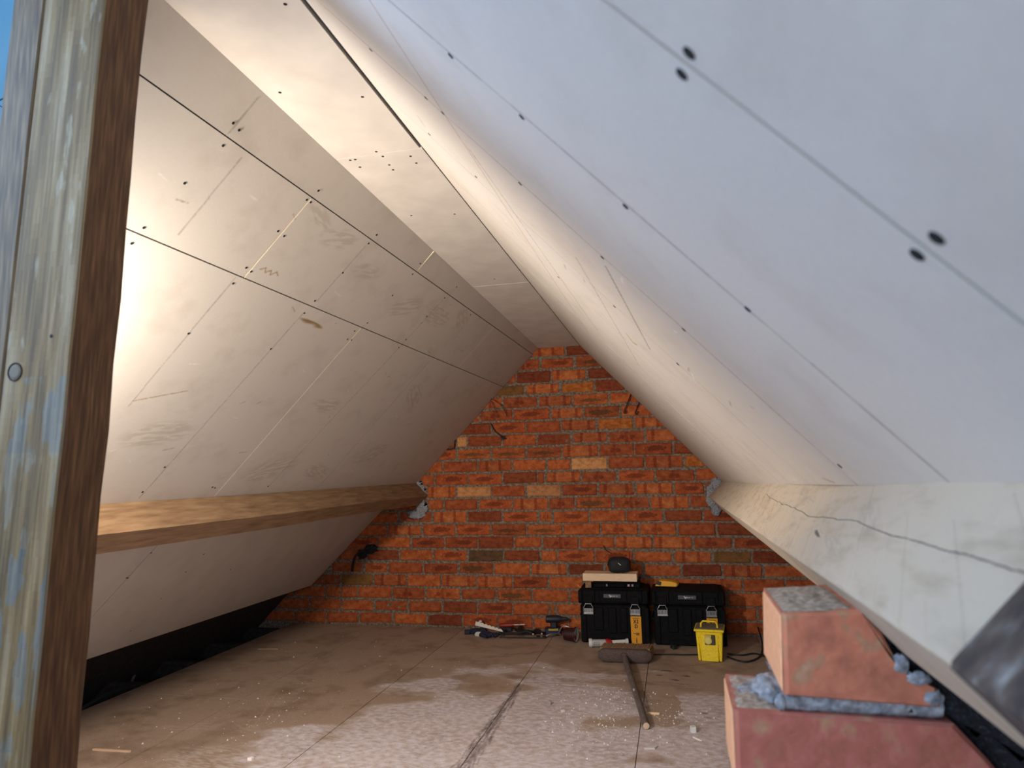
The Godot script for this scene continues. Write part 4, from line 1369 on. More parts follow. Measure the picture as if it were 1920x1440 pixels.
func build_tool_boxes() -> void:
	mats.plastic = noisy(201, 0.06, 3, [[0.0, C(10, 10, 11)], [0.7, C(17, 17, 18)], [1.0, C(34, 33, 33)]], Vector3(2.5, 2.5, 2.5), 0.7)
	mats.plastic.metallic_specular = 0.25
	mats.steel = mat(C(190, 190, 188), 0.32, 0.9)
	mats.label_yellow = mat(C(228, 158, 30), 0.6)
	var b1 := tool_box(-0.585, -0.180, -4.105, "black lidded tool box with steel clasps, under the case and timber offcut")
	var b2 := tool_box(-0.165, 0.240, -4.105, "black lidded tool box with steel clasps, behind the yellow transformer")
	b2.position.y += 0.0
	var top := -1.01 + 0.308
	# flat black case lying on the first box
	var c := thing("flat_case", P(-0.365, top, -4.23), 0.03, "flat black carry case lying on the tool box", "case")
	var s := new_st()
	at_box(s, Vector3(0, 0.013, 0), Vector3(0.27, 0.026, 0.17), 0.005)
	obj("lower_shell", s, mats.plastic, c)
	s = new_st()
	at_box(s, Vector3(0, 0.034, 0), Vector3(0.272, 0.016, 0.172), 0.005)
	obj("upper_shell", s, mats.plastic, c)
	s = new_st()
	tube(s, [Vector3(-0.05, 0.018, 0.084), Vector3(-0.046, 0.014, 0.1), Vector3(0.046, 0.014, 0.1), Vector3(0.05, 0.018, 0.084)], 0.005, 8)
	obj("handle", s, mats.plastic, c)
	for q in [[-0.056, 0.009, C(150, 132, 130)], [0.070, 0.014, C(188, 150, 152)], [0.092, 0.012, C(170, 138, 142)]]:
		s = new_st()
		at_box(s, Vector3(q[0], 0.016, 0.0865), Vector3(q[1], 0.013, 0.005), 0.001)
		obj("clip", s, mat(q[2], 0.5), c)
	# small brown block under the left end of the offcut
	var sb := thing("wood_block", P(-0.530, top, -4.17), 0.1, "small brown wood block propping the timber offcut", "wood block")
	s = new_st()
	at_box(s, Vector3(0, 0.0205, 0), Vector3(0.035, 0.041, 0.06), 0.002)
	obj("block", s, mats.purlin, sb)
	# pale timber offcut
	var o := thing("timber_offcut", P(-0.398, top + 0.042, -4.175), -0.01, "pale sawn timber offcut on top of the black case", "wood block")
	s = new_st()
	at_box(s, Vector3(0, 0.0215, 0), Vector3(0.314, 0.043, 0.115), 0.0015)
	obj("timber", s, mats.pale_wood, o)
	# black pouch
	var p := thing("zip_pouch", P(-0.345, top + 0.085, -4.175), 0.2, "rounded black pouch with a white tag, on the timber offcut", "pouch")
	s = new_st()
	ellipsoid(s, Transform3D(Basis(), Vector3(0, 0.044, 0)), Vector3(0.066, 0.045, 0.05), 0.12, 3, 20, 0.62)
	obj("pouch_body", s, mat(C(26, 26, 28), 0.75), p)
	s = new_st()
	var arc := []
	for k in 13: arc.append(Vector3(cos(PI * k / 12) * 0.064, 0.058 + sin(PI * k / 12) * 0.006, sin(PI * k / 12) * 0.050))
	tube(s, arc, 0.0016, 5)
	obj("zip", s, mat(C(48, 46, 44), 0.6), p)
	s = new_st()
	at_box(s, Vector3(-0.004, 0.054, 0.0525), Vector3(0.004, 0.020, 0.002), 0.0005, Vector3(0, 0, 0.9))
	obj("zip_tag", s, mat(C(220, 220, 216), 0.6), p)
	s = new_st()
	tube(s, [Vector3(0.055, 0.06, -0.02), Vector3(0.068, 0.085, -0.03), Vector3(0.07, 0.115, -0.035)], 0.0022, 6)
	obj("strap", s, mat(C(24, 22, 22), 0.8), p)
	# yellow tool on the second box
	var y := thing("cordless_tool", P(-0.072, top, -4.21), -0.15, "small yellow and black cordless tool on the right-hand tool box", "power tool")
	s = new_st()
	prism(s, [Vector2(-0.068, 0.006), Vector2(0.055, 0.006), Vector2(0.062, 0.016), Vector2(0.058, 0.028), Vector2(0.03, 0.036), Vector2(-0.02, 0.040), Vector2(-0.044, 0.038), Vector2(-0.064, 0.016)], Transform3D(Basis(), Vector3(0, 0, 0.03)), 0.06, 0.006)
	obj("housing", s, mat(C(236, 172, 28), 0.5), y)
	s = new_st()
	at_box(s, Vector3(-0.045, 0.0245, 0.0305), Vector3(0.028, 0.022, 0.003), 0.0008, Vector3(0, 0, -0.25))
	obj("dark_panel", s, mat(C(24, 24, 34), 0.4), y)
	s = new_st()
	at_box(s, Vector3(0.0, 0.004, 0), Vector3(0.13, 0.008, 0.066), 0.002)
	obj("base_pad", s, mats.plastic, y)
	# thin pencil at the end of the first box
	var pc := thing("carpenter_pencil", P(-0.575, top - 0.006, -4.16), 0, "short orange pencil end at the left edge of the tool box", "pencil")
	s = new_st()
	tube(s, [Vector3(0, 0.004, 0.0), Vector3(-0.012, 0.012, 0.01), Vector3(-0.018, 0.024, 0.016)], [0.005, 0.004, 0.0015], 7)
	obj("pencil", s, mat(C(226, 150, 70), 0.6), pc)

func build_transformer() -> void:
	var t := thing("site_transformer", P(0.139, -1.01, -3.895), -0.10, "yellow site transformer box with a carrying handle and round socket cover", "transformer")
	var yel := noisy(221, 0.05, 4, [[0.0, C(160, 130, 16)], [0.25, C(244, 208, 12)], [1.0, C(255, 226, 16)]], Vector3(6, 6, 6), 0.5)
	var W := 0.135
	var D := 0.135
	var hb := 0.148
	var s := new_st()
	# body, narrower at the foot
	var f := Transform3D(Basis.from_scale(Vector3(1, -1, 1)), Vector3(0, hb / 2 + 0.004, 0))
	box(s, f, Vector3(W, hb, D), 0.004, 0.0, 0.86)
	obj("body", s, yel, t)
	# corner flutes
	for sx in [-1, 1]:
		s = new_st()
		box(s, Transform3D(Basis.from_euler(Vector3(-0.06, 0, sx * -0.062)), Vector3(sx * 0.0565, hb / 2 - 0.004, D / 2 - 0.005)), Vector3(0.013, hb - 0.012, 0.014), 0.003)
		obj("corner_flute", s, yel, t)
	s = new_st()
	box(s, Transform3D(Basis.from_euler(Vector3(-0.06, 0, 0)), Vector3(0, hb / 2 - 0.003, D / 2 - 0.004)), Vector3(0.086, hb - 0.008, 0.012), 0.002, 0.0)
	obj("front_panel", s, yel, t)
	s = new_st()
	at_box(s, Vector3(0, hb + 0.005, 0), Vector3(W + 0.016, 0.012, D + 0.016), 0.003)
	var rim := obj("lid", s, yel, t)
	s = new_st()
	at_box(s, Vector3(0, hb + 0.0125, 0), Vector3(W + 0.004, 0.004, D + 0.004), 0.001)
	obj("dusty_top", s, noisy(223, 0.06, 4, [[0.0, C(96, 88, 72)], [1.0, C(142, 130, 106)]], Vector3(6, 6, 6), 0.9), rim)
	s = new_st()
	var y0 := hb + 0.012
	tube(s, [Vector3(-0.042, y0, 0.03), Vector3(-0.040, y0 + 0.022, 0.03), Vector3(-0.030, y0 + 0.033, 0.03), Vector3(0.030, y0 + 0.033, 0.03), Vector3(0.040, y0 + 0.022, 0.03), Vector3(0.042, y0, 0.03)], 0.005, 8)
	obj("handle", s, yel, t)
	# socket
	s = new_st()
	at_box(s, Vector3(0.004, 0.108, D / 2 + 0.001), Vector3(0.052, 0.050, 0.012), 0.003, Vector3(-0.06, 0, 0))
	var so := obj("socket_base", s, mat(C(66, 58, 34), 0.6), t)
	s = new_st()
	at_box(s, Vector3(-0.005, 0.126, D / 2 + 0.009), Vector3(0.034, 0.014, 0.008), 0.002)
	obj("socket_hinge", s, mat(C(206, 186, 92), 0.55), so)
	s = new_st()
	lathe(s, Transform3D(Basis.from_euler(Vector3(PI / 2 - 0.06, 0, 0)), Vector3(-0.005, 0.105, D / 2 + 0.006)), [Vector2(0.0, 0.010), Vector2(0.015, 0.0095), Vector2(0.0185, 0.007), Vector2(0.0195, 0.0)], 20)
	obj("socket_cover", s, mat(C(222, 206, 110), 0.5), so)
	# its black lead, looping off to the right
	var cab := mat(C(24, 24, 26), 0.6)
	var lead := thing("power_lead", Vector3.ZERO, 0, "black lead looping across the floor to the right of the transformer", "cable")
	s = new_st()
	tube(s, curve([P(0.222, -1.002, -3.90), P(0.27, -1.0035, -3.84), P(0.32, -1.0035, -3.83), P(0.385, -1.0035, -3.93), P(0.42, -1.0035, -4.10), P(0.435, -0.99, -4.28), P(0.43, -0.95, -4.37)]), 0.0045, 7)
	obj("outer_loop", s, cab, lead)
	s = new_st()
	tube(s, curve([P(0.226, -1.0035, -3.965), P(0.30, -1.0035, -3.95), P(0.37, -1.0035, -3.99), P(0.44, -1.0035, -3.92), P(0.50, -1.0035, -3.97)]), 0.0045, 7)
	obj("inner_loop", s, cab, lead)
	var l2 := thing("power_lead", Vector3.ZERO, 0, "thin black lead running along the floor between broom head and transformer", "cable")
	s = new_st()
	tube(s, curve([P(-0.16, -1.0045, -3.90), P(-0.08, -1.0045, -3.915), P(0.0, -1.0045, -3.92), P(0.075, -1.0045, -3.935)]), 0.0035, 6)
	obj("lead", s, cab, l2)
	var pg := thing("mains_plug", P(-0.052, -1.01, -4.05), 0.5, "small black plug on the floor before the right tool box", "plug")
	s = new_st()
	at_box(s, Vector3(0, 0.013, 0), Vector3(0.03, 0.024, 0.036), 0.005)
	obj("plug_body", s, cab, pg)
	for k in 3:
		s = new_st()
		at_box(s, Vector3([-0.008, 0.008, 0.0][k], [0.008, 0.008, 0.019][k], -0.024), Vector3(0.005, 0.003, 0.014), 0.0005)
		obj("plug_pin", s, mats.steel, pg)

func curve(p: Array, n := 8) -> Array:
	var out := []
	for i in p.size() - 1:
		for k in n:
			var t := float(k) / n
			out.append((p[i] as Vector3).cubic_interpolate(p[i + 1], p[maxi(i - 1, 0)], p[mini(i + 2, p.size() - 1)], t))
	out.append(p[-1])
	return out

func build_broom() -> void:
	var t := thing("push_broom", P(-0.30, -1.01, -3.745), 0.0, "wide dirty push broom lying on the floor, long handle towards the viewer", "broom")
	var dirty := noisy(231, 0.05, 4, [[0.0, C(70, 56, 51)], [0.5, C(86, 71, 65)], [1.0, C(108, 92, 84)]], Vector3(4, 12, 12), 0.85, 0.4)
	var s := new_st()
	var g := []
	var prof := [Vector2(-0.026, 0.004), Vector2(-0.026, 0.058), Vector2(-0.020, 0.066), Vector2(0.014, 0.070), Vector2(0.024, 0.062), Vector2(0.028, 0.045), Vector2(0.028, 0.022), Vector2(0.022, 0.006), Vector2(0.012, 0.003)]
	for i in 13:
		var u := i / 12.0 * 2.0 - 1.0
		var sc := 1.0 if absf(u) < 0.8 else sqrt(maxf(0.0, 1.0 - pow((absf(u) - 0.8) / 0.2, 2.0)) * 0.75 + 0.25)
		if i == 0 or i == 12: sc = 0.45
		var row := []
		for q in prof: row.append(Vector3(u * 0.137, (q.y - 0.036) * sc + 0.036, q.x * sc))
		g.append(row)
	smooth_grid(s, g, true, func(_i, _j, p): return p - Vector3(p.x, 0.036, 0))
	for e in [0, 12]:
		for k in range(1, prof.size() - 1): tri(s, g[e][0], g[e][k], g[e][k + 1], Vector3(-1 if e == 0 else 1, 0, 0))
	obj("broom_head", s, dirty, t)
	# stiff bristle block behind the head, pushed out towards the gable
	var bm := noisy(232, 0.12, 3, [[0.0, C(110, 84, 60)], [0.6, C(150, 120, 86)], [1.0, C(190, 158, 112)]], Vector3(14, 14, 2), 0.9, 0.6)
	for r in 5:
		for k in 25:
			s = new_st()
			var x := -0.124 + k * 0.0103 + (r % 2) * 0.004
			var y := 0.011 + r * 0.0128
			var d := Vector3(rng.randf_range(-0.003, 0.003) + 0.012, rng.randf_range(-0.0015, 0.0015), -0.096 + rng.randf_range(-0.004, 0.004))
			tube(s, [Vector3(x, y, -0.02), Vector3(x, y, -0.02) + d * 0.5, Vector3(x, y, -0.02) + d], [0.0066, 0.0072, 0.0074], 6)
			obj("bristle_tuft", s, bm, t)
	# handle down to the floor
	s = new_st()
	var a := Vector3(-0.004, 0.036, 0.0)
	var b := Vector3(0.145, 0.0145, 0.915)
	tube(s, [a, a.lerp(b, 0.12), a.lerp(b, 0.5), a.lerp(b, 0.995), b], [0.0145, 0.0145, 0.014, 0.0138, 0.0125], 16)
	obj("handle", s, noisy(233, 0.05, 4, [[0.0, C(72, 64, 58)], [0.6, C(104, 94, 88)], [1.0, C(140, 130, 122)]], Vector3(12, 12, 1.5), 0.7), t)
	s = new_st()
	var dir := (b - a).normalized()
	lathe(s, Transform3D(Basis(Quaternion(Vector3.UP, dir)), b + dir * 0.0002), [Vector2(0.0, 0.0006), Vector2(0.0115, 0.0005), Vector2(0.0122, 0.0)], 16)
	obj("cut_end", s, mat(C(206, 178, 150), 0.8), t)
	s = new_st()
	lathe(s, Transform3D(Basis(Quaternion(Vector3.UP, dir)), a + dir * 0.024), [Vector2(0.0145, 0.016), Vector2(0.0185, 0.014), Vector2(0.022, 0.0)], 16)
	obj("socket_collar", s, dirty, t)
	# smear of pale paint on the shaft
	s = new_st()
	ellipsoid(s, Transform3D(Basis(Quaternion(Vector3.BACK, dir)), a.lerp(b, 0.60) + Vector3(-0.006, 0.0095, 0)), Vector3(0.006, 0.004, 0.022), 0.3, 4, 12)
	obj("paint_smear", s, mat(C(200, 198, 196), 0.8), t)

func build_tool_pile() -> void:
	var y := -1.01
	var s: SurfaceTool
	# sealant tube lying before the first box
	var t := thing("sealant_tube", P(-0.41, y, -4.04), 0.16, "white sealant tube with a red band lying before the tool box", "tube")
	var ax := Basis(Vector3.FORWARD, PI / 2)   # lathe axis along +x
	var white := mat(C(214, 212, 206), 0.5)
	s = new_st()
	lathe(s, Transform3D(ax, Vector3(-0.112, 0.024, 0)), [Vector2(0.0, 0.0), Vector2(0.022, 0.0), Vector2(0.024, 0.002), Vector2(0.024, 0.018), Vector2(0.021, 0.020)], 20)
	obj("end_cap", s, white, t)
	s = new_st()
	lathe(s, Transform3D(ax, Vector3(-0.093, 0.0235, 0)), [Vector2(0.020, 0.0), Vector2(0.020, 0.085), Vector2(0.0, 0.085)], 20)
	var barrel := obj("barrel", s, mat(C(178, 176, 172), 0.5), t)
	for k in 9:
		s = new_st()
		at_box(s, Vector3(-0.082 + (k % 3) * 0.013, 0.030 - (k / 3) * 0.007, 0.0195 - absf(1 - k / 3) * 0.0012), Vector3(0.010, 0.003, 0.0015), 0.0003)
		obj("print_line", s, mat(C(92, 92, 94), 0.7), barrel)
	s = new_st()
	lathe(s, Transform3D(ax, Vector3(-0.010, 0.025, 0)), [Vector2(0.0, -0.012), Vector2(0.018, -0.010), Vector2(0.022, 0.0), Vector2(0.017, 0.024), Vector2(0.012, 0.03)], 20)
	obj("red_collar", s, mat(C(176, 26, 34), 0.45), t)
	s = new_st()
	lathe(s, Transform3D(Basis(Vector3.FORWARD, PI / 2 - 0.05), Vector3(0.018, 0.027, 0)), [Vector2(0.011, 0.0), Vector2(0.011, 0.075), Vector2(0.015, 0.078), Vector2(0.016, 0.092), Vector2(0.0, 0.094)], 16)
	obj("nozzle", s, white, t)
	s = new_st()
	at_box(s, Vector3(0.095, 0.012, 0.002), Vector3(0.012, 0.022, 0.014), 0.003)
	obj("nozzle_foot", s, white, t)
	# round tin on its side
	var d := thing("round_tin", P(-0.637, y, -4.125), -0.20, "dark red round tin on its side, white and red end facing out", "tin")
	d.scale = Vector3.ONE * 0.84
	s = new_st()
	lathe(s, Transform3D(ax, Vector3(-0.045, 0.052, 0)), [Vector2(0.0, 0.0), Vector2(0.040, 0.0), Vector2(0.042, 0.01), Vector2(0.046, 0.07), Vector2(0.052, 0.074), Vector2(0.052, 0.082), Vector2(0.048, 0.083)], 28)
	obj("can", s, mat(C(52, 13, 17), 0.5), d)
	s = new_st()
	lathe(s, Transform3D(ax, Vector3(-0.045, 0.052, 0)), [Vector2(0.048, 0.083), Vector2(0.045, 0.079), Vector2(0.0, 0.0785)], 28)
	obj("end_face", s, mat(C(222, 214, 208), 0.5), d)
	s = new_st()
	prism(s, [Vector2(-0.034, -0.012), Vector2(-0.004, -0.038), Vector2(0.012, -0.02), Vector2(-0.012, 0.004)], Transform3D(Basis(Vector3.UP, PI / 2), Vector3(0.0346, 0.052, 0)), 0.001)
	obj("red_mark", s, mat(C(170, 34, 40), 0.5), d)
	# gloves
	var gl := mat(C(30, 36, 58), 0.9)
	for k in 2:
		var q: Array = [[-1.255, -4.245, 0.3, "dark work glove with palm up at the left end of the tool heap"], [-1.165, -4.175, -0.25, "crumpled navy work glove lying nearest in the tool heap"]][k]
		var g := thing("work_glove", P(q[0], y, q[1]), q[2], q[3], "glove", "gloves in the tool heap")
		s = new_st()
		ellipsoid(s, Transform3D(Basis(), Vector3(0, 0.016, 0)), Vector3(0.045, 0.017, 0.035), 0.35, 50 + k, 16)
		obj("palm", s, gl, g)
		for f in 4:
			s = new_st()
			var zz := -0.026 + f * 0.017
			tube(s, [Vector3(0.03, 0.014, zz), Vector3(0.056, 0.018 + 0.004 * f, zz * 1.15), Vector3(0.075 - absf(f - 1.5) * 0.006, 0.011, zz * 1.25)], [0.0095, 0.009, 0.007], 8)
			obj("finger", s, gl, g)
		s = new_st()
		tube(s, [Vector3(-0.01, 0.014, 0.03), Vector3(0.012, 0.02, 0.046), Vector3(0.032, 0.012, 0.052)], [0.010, 0.010, 0.007], 8)
		obj("thumb", s, gl, g)
		s = new_st()
		lathe(s, Transform3D(Basis(Vector3.FORWARD, -PI / 2).scaled(Vector3(1, 0.45, 1)), Vector3(-0.035, 0.0135, 0)), [Vector2(0.030, 0.0), Vector2(0.029, 0.03), Vector2(0.026, 0.032)], 14)
		obj("cuff", s, mat([C(40, 42, 50), C(200, 196, 186)][k], 0.9), g)
	# white serrated strip
	var st := thing("serrated_strip", P(-1.17, y, -4.235), -0.30, "white strip with a ragged toothed edge lying across the gloves", "strip")
	s = new_st()
	var poly := [Vector2(-0.10, 0.0), Vector2(0.11, 0.0), Vector2(0.105, 0.008)]
	for k in 7:
		poly.append(Vector2(0.088 - k * 0.028, 0.016 + k * 0.002))
		poly.append(Vector2(0.076 - k * 0.028, 0.011 + k * 0.002))
	poly.append(Vector2(-0.105, 0.026))
	prism(s, poly, Transform3D(Basis.from_euler(Vector3(-0.5, 0, -0.10)), Vector3(0, 0.037, 0)), 0.005, 0.001)
	obj("strip", s, mat(C(226, 220, 206), 0.8), st)
	# white ball knob by the wall
	var bk := thing("white_knob", P(-1.245, y, -4.33), 0, "small cream round knob against the bottom brick course", "knob")
	s = new_st()
	ellipsoid(s, Transform3D(Basis(), Vector3(0, 0.055, 0)), Vector3(0.011, 0.011, 0.011), 0.05, 2, 14)
	obj("ball", s, mat(C(222, 200, 176), 0.6), bk)
	s = new_st()
	tube(s, [Vector3(0, 0.0, 0), Vector3(0, 0.046, 0)], 0.003, 6)
	obj("stem", s, mat(C(60, 54, 50), 0.6), bk)
	var dark := mat(C(30, 27, 27), 0.5)
	# long rod
	var rd := thing("steel_rod", P(-0.94, y, -4.17), 0.06, "long thin dark rod lying in front of the clamps", "rod")
	s = new_st()
	tube(s, [Vector3(-0.14, 0.005, 0), Vector3(0.14, 0.005, 0)], 0.0045, 8)
	obj("rod", s, mat(C(46, 34, 30), 0.5, 0.3), rd)
	# two bar clamps
	for k in 2:
		var c := thing("bar_clamp", P([-0.995, -0.92][k], y, [-4.235, -4.30][k]), [0.12, -0.35][k], ["dark bar clamp lying between the glove and the rod", "dark bar clamp behind the rod, jaws towards the wall"][k], "clamp", "bar clamps in the tool heap")
		s = new_st()
		at_box(s, Vector3(0, 0.012, 0), Vector3(0.22, 0.016, 0.006), 0.001)
		obj("bar", s, mat(C(52, 48, 46), 0.4, 0.7), c)
		for sx in [-0.08, 0.03]:
			s = new_st()
			prism(s, [Vector2(-0.012, 0.0), Vector2(0.014, 0.0), Vector2(0.012, 0.03), Vector2(0.0, 0.058), Vector2(-0.01, 0.056)], Transform3D(Basis(Vector3.RIGHT, -0.9 if sx < 0 else -1.2), Vector3(sx, 0.006, 0.016)), 0.014, 0.002)
			obj("jaw", s, dark, c)
		s = new_st()
		tube(s, [Vector3(0.04, 0.02, 0.005), Vector3(0.075, 0.03, 0.02), Vector3(0.105, 0.022, 0.035)], [0.012, 0.011, 0.008], 8)
		obj("grip", s, dark, c)
		s = new_st()
		ellipsoid(s, Transform3D(Basis(), Vector3(0.11, 0.018, 0.04)), Vector3(0.006, 0.006, 0.006), 0.1, 1, 10)
		obj("pad", s, mat(C(206, 196, 178), 0.7), c)
	# screwdriver with bright shaft, leaning up at the wall
	var sd := thing("screwdriver", P(-1.06, y, -4.335), 0.05, "screwdriver with a bright shaft lying on the clamps", "screwdriver")
	s = new_st()
	tube(s, [Vector3(0.03, 0.040, 0), Vector3(0.10, 0.042, 0)], 0.0035, 8)
	obj("shaft", s, mats.steel, sd)
	s = new_st()
	tube(s, [Vector3(-0.06, 0.034, 0), Vector3(-0.05, 0.036, 0), Vector3(0.0, 0.038, 0), Vector3(0.03, 0.040, 0)], [0.009, 0.013, 0.012, 0.007], 10)
	obj("handle", s, mat(C(140, 34, 26), 0.45), sd)
	s = new_st()
	at_box(s, Vector3(-0.02, 0.014, 0), Vector3(0.08, 0.028, 0.03), 0.004)
	obj("bit_box", s, dark, sd)
	# drill
	var dr := thing("cordless_drill", P(-0.775, y, -4.32), 0.15, "dark blue cordless drill with a yellow label, by the tin", "power tool")
	s = new_st()
	prism(s, [Vector2(-0.05, 0.0), Vector2(0.05, 0.0), Vector2(0.052, 0.03), Vector2(0.04, 0.034), Vector2(-0.042, 0.034), Vector2(-0.052, 0.03)], Transform3D(Basis(), Vector3(0, 0, 0.035)), 0.07, 0.004)
	obj("battery", s, mat(C(24, 34, 66), 0.5), dr)
	s = new_st()
	prism(s, [Vector2(-0.018, 0.034), Vector2(0.022, 0.034), Vector2(0.018, 0.07), Vector2(-0.018, 0.07)], Transform3D(Basis(), Vector3(0, 0, 0.018)), 0.036, 0.006)
	obj("grip", s, mat(C(26, 28, 36), 0.6), dr)
	s = new_st()
	tube(s, [Vector3(-0.045, 0.086, 0), Vector3(-0.04, 0.086, 0), Vector3(0.03, 0.086, 0), Vector3(0.055, 0.086, 0)], [0.018, 0.023, 0.022, 0.014], 14)
	obj("motor_housing", s, mat(C(28, 32, 42), 0.5), dr)
	s = new_st()
	tube(s, [Vector3(0.055, 0.086, 0), Vector3(0.085, 0.086, 0), Vector3(0.092, 0.086, 0)], [0.013, 0.011, 0.006], 12)
	obj("chuck", s, mat(C(70, 68, 66), 0.4, 0.6), dr)
	s = new_st()
	at_box(s, Vector3(0, 0.030, 0.0352), Vector3(0.06, 0.012, 0.002), 0.0005)
	obj("yellow_label", s, mat(C(176, 146, 58), 0.6), dr)
	# loose metal fittings beside the tin
	for k in 3:
		var q: Array = [[-0.765, -4.22, 0.5, "shiny curved metal bracket nearest the tin"], [-0.69, -4.26, -0.2, "straight bright steel bracket behind the tin"], [-0.80, -4.215, 0.3, "dull grey bracket lying in front of the drill"]][k]
		var br := thing("metal_bracket", P(q[0], y, q[1]), q[2], q[3], "bracket", "loose brackets by the tin")
		s = new_st()
		var lift: float = [0.02, 0.055, 0.004][k]
		tube(s, curve([Vector3(-0.05, 0.004, 0), Vector3(-0.02, lift, 0.005), Vector3(0.02, lift, 0), Vector3(0.055, 0.006 + lift * 0.3, -0.01)], 5), 0.004, 8)
		obj("arm", s, [mats.steel, mats.steel, mat(C(110, 104, 100), 0.5, 0.6)][k], br)
		s = new_st()
		at_box(s, Vector3(-0.05, 0.007, 0), Vector3(0.022, 0.012, 0.02), 0.002)
		obj("foot_plate", s, dark, br)

func build_wires() -> void:
	var black := mat(C(22, 18, 18), 0.6)
	var w := WALL_Z + 0.012
	var list := [
		["black wire ending in a tangled knot, on the brick gable", [[-1.169, 0.305, 0], [-1.14, 0.255, 0.01], [-1.115, 0.232, 0.012], [-1.087, 0.212, 0.015]], 0.0032],
		["thin wire curving out of the left slope above the knotted wire", [[-1.205, 0.470, 0.02], [-1.162, 0.468, 0.03], [-1.10, 0.430, 0.03], [-1.07, 0.39, 0.02], [-1.055, 0.347, 0.01]], 0.0022],
		["short thin wire hanging just left of the curving one", [[-1.165, 0.462, 0.02], [-1.14, 0.42, 0.02], [-1.125, 0.37, 0.01]], 0.0020],
		["long looped cable end hanging beside the right slope", [[-0.238, 0.472, 0.0], [-0.262, 0.41, 0.014], [-0.285, 0.36, 0.014], [-0.292, 0.338, 0.014], [-0.282, 0.336, 0.014], [-0.278, 0.352, 0.014]], 0.0034],
		["short looped cable end next to the right slope", [[-0.19, 0.41, 0.0], [-0.208, 0.37, 0.01], [-0.222, 0.335, 0.012], [-0.212, 0.326, 0.012], [-0.204, 0.345, 0.012]], 0.0032],
		["black cable bent square round a brick by the left slope", [[-1.405, 0.232, 0.0], [-1.415, 0.222, 0.006], [-1.421, 0.165, 0.006], [-1.43, 0.146, 0.006], [-1.502, 0.142, 0.0]], 0.0034],
		["thick black cable coming from a hole below the left purlin", [[-2.01, -0.494, -0.02], [-2.05, -0.510, 0.01], [-2.116, -0.549, 0.02], [-2.14, -0.59, 0.02], [-2.155, -0.66, 0.01]], 0.009],
		["small bent wire stub above the pouch", [[-0.455, -0.487, 0.0], [-0.44, -0.512, 0.01], [-0.41, -0.533, 0.0]], 0.0022]]
	for q in list:
		var t := thing("loose_wire", Vector3.ZERO, 0, q[0], "wire", "wires on the gable wall")
		var pts := []
		for p in q[1]: pts.append(P(p[0], p[1], w + p[2]))
		var s := new_st()
		tube(s, curve(pts, 6), q[2], 6)
		obj("wire", s, black, t)
		if "knot" in q[0] and "ending" in q[0]:
			for k in 4:
				var kn := new_st()
				var c := P(-1.082, 0.205, w + 0.014)
				var a := k * 0.9
				tube(kn, [c - Vector3(cos(a), sin(a), 0) * 0.016, c + Vector3(0, 0, 0.008), c + Vector3(cos(a), sin(a), 0.2) * 0.016], 0.003, 6)
				obj("knot_strand", kn, black, t)

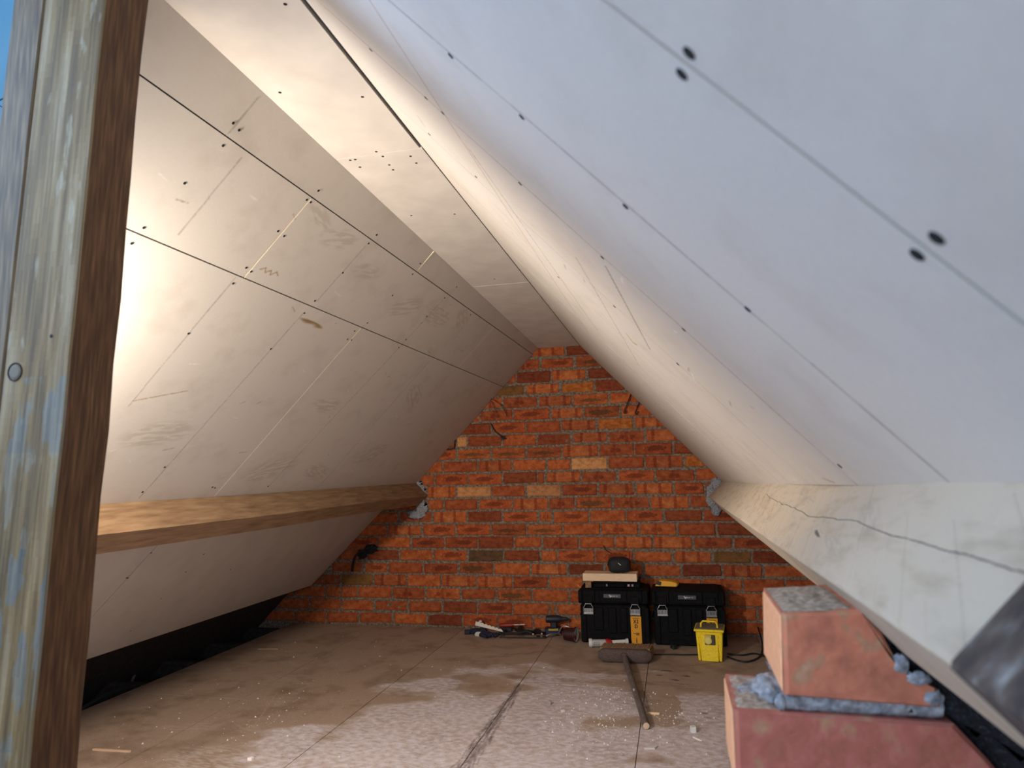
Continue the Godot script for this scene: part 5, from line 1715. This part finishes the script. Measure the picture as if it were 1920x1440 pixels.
func build_debris() -> void:
	var y := -1.01
	var plaster := mat(C(216, 210, 200), 0.9)
	var s: SurfaceTool
	# chips big enough to single out
	var chips := [
		["pale wood splinter lying across the seam beside the broom handle", "wood_splinter", -0.135, -3.005, 0.05, [Vector2(-0.027, -0.003), Vector2(0.024, -0.005), Vector2(0.028, -0.001), Vector2(0.022, 0.003), Vector2(-0.022, 0.004)], 0.008, C(230, 200, 150), "splinter"],
		["pointed flake of white plaster near the end of the broom handle", "plaster_flake", -0.13, -2.655, 0.35, [Vector2(-0.03, -0.006), Vector2(-0.005, -0.010), Vector2(0.008, -0.014), Vector2(0.028, 0.010), Vector2(0.004, 0.008)], 0.006, C(206, 198, 188), "plaster flake"],
		["white lump of plaster on the floor right of the broom handle", "plaster_lump", 0.02, -2.84, 0.3, [Vector2(-0.011, -0.012), Vector2(0.008, -0.012), Vector2(0.013, 0.002), Vector2(0.008, 0.014), Vector2(-0.008, 0.012)], 0.02, C(222, 222, 216), "plaster lump"],
		["curled white sliver just below the plaster lump", "plaster_sliver", 0.032, -2.765, -0.6, [Vector2(-0.022, 0.004), Vector2(-0.005, -0.002), Vector2(0.018, -0.005), Vector2(0.021, -0.001), Vector2(-0.002, 0.006)], 0.005, C(224, 218, 208), "sliver"],
		["small white crumb of plaster left of the broom shaft", "plaster_lump", -0.505, -2.972, 0.8, [Vector2(-0.009, -0.005), Vector2(0.008, -0.006), Vector2(0.011, 0.003), Vector2(-0.004, 0.007)], 0.008, C(226, 218, 210), "plaster lump"],
		["little grey upright chip beside the dark drag mark", "plaster_flake", -0.574, -3.05, 0.2, [Vector2(-0.007, -0.004), Vector2(0.006, -0.005), Vector2(0.008, 0.006), Vector2(-0.003, 0.006)], 0.016, C(150, 144, 138), "plaster flake"],
		["bright white crumb alone on the floor at the bottom left", "plaster_lump", -1.526, -2.31, 0.1, [Vector2(-0.009, -0.007), Vector2(0.007, -0.008), Vector2(0.010, 0.004), Vector2(-0.003, 0.009)], 0.010, C(234, 226, 218), "plaster lump"],
		["thin pale stick on the floor at the foot of the studs", "wood_stick", -2.095, -2.287, 0.04, [Vector2(-0.08, -0.004), Vector2(0.078, -0.003), Vector2(0.08, 0.003), Vector2(-0.078, 0.003)], 0.007, C(206, 172, 140), "stick"],
		["thin flat lath on the floor by the dark eaves", "wood_lath", -2.36, -3.72, 0.15, [Vector2(-0.06, -0.006), Vector2(0.06, -0.005), Vector2(0.058, 0.005), Vector2(-0.055, 0.006)], 0.005, C(160, 136, 110), "lath"]]
	for c in chips:
		var t := thing(c[1], P(c[2], y, c[3]), c[4], c[0], c[8])
		s = new_st()
		prism(s, c[5], Transform3D(Basis(Vector3.RIGHT, -PI / 2), Vector3(0, c[6], 0)), c[6] - 0.0002, minf(c[6] * 0.25, 0.002), 0.0004)
		obj("piece", s, mat(c[7], 0.85), t)
	# uncountable plaster crumbs
	s = new_st()
	var n := 1500
	for k in n:
		var x: float
		var z: float
		if k < 520:
			x = -0.33 + rng.randfn() * 0.14
			z = -2.88 + rng.randfn() * 0.20
		elif k < 640:
			x = -0.03 + rng.randfn() * 0.06
			z = -2.98 + rng.randfn() * 0.05
		elif k < 800:
			x = -1.75 + rng.randfn() * 0.16
			z = -2.75 + rng.randfn() * 0.22
		elif k < 900:
			x = -0.30 + rng.randfn() * 0.10
			z = -3.24 + rng.randfn() * 0.05
		else:
			x = rng.randf_range(-2.4, 0.6)
			z = rng.randf_range(-4.25, -1.9)
		if x < -2.5 or x > 0.9 or z < -4.3: continue
		if z < -3.65 and x > -1.36 and x < 0.5: continue
		var r := 0.0011 + pow(rng.randf(), 4.0) * 0.0042
		var o := P(x, y, z)
		var a := rng.randf() * TAU
		var p := []
		for q in 3: p.append(o + Vector3(cos(a + q * 2.1), 0, sin(a + q * 2.1)) * r * rng.randf_range(0.7, 1.3))
		var top := o + Vector3(rng.randf_range(-0.3, 0.3) * r, r * rng.randf_range(0.7, 1.4), rng.randf_range(-0.3, 0.3) * r)
		for q in 3: tri(s, p[q], p[(q + 1) % 3], top, (p[q] + p[(q + 1) % 3]) / 2 - o + Vector3(0, 0.001, 0))
	var cr := obj("plaster_crumbs", s, plaster)
	tag(cr, "white plaster crumbs scattered over the dusty floor", "crumbs", "", "stuff")
	# rubbish in the dark eaves at the left
	var dk := mat(C(40, 38, 38), 0.95)
	var lead := thing("eaves_cable", Vector3.ZERO, 0, "black cable lying along the open eaves at the left", "cable")
	s = new_st()
	tube(s, curve([Vector3(-2.72, -0.10, -1.9), Vector3(-2.68, -0.06, -2.5), Vector3(-2.64, 0.008, -2.85), Vector3(-2.70, -0.05, -3.2), Vector3(-2.82, -0.10, -3.7), Vector3(-2.75, -0.105, -4.2)]), 0.008, 7)
	obj("cable", s, dk, lead)
	var labels := ["torn scrap of pale wrapping deep in the dark eaves", "short grey lath sticking up in the dark eaves", "crumpled dark wrapping in the near end of the eaves"]
	for k in 3:
		var q: Array = [[-2.93, -3.55], [-2.86, -3.2], [-2.85, -2.75]][k]
		var t := thing("eaves_scrap", Vector3(q[0], -0.122, q[1]), k * 0.7, labels[k], "scrap")
		s = new_st()
		if k == 1: tube(s, [Vector3(0, 0.0, 0), Vector3(0.03, 0.07, -0.06), Vector3(0.06, 0.14, -0.14)], 0.008, 6)
		else: ellipsoid(s, Transform3D(Basis(), Vector3(0, 0.04, 0)), Vector3(0.06, 0.045, 0.07), 0.9, 60 + k, 16)
		obj("scrap", s, mat([C(170, 170, 172), C(110, 104, 98), C(58, 56, 56)][k], 0.6), t)
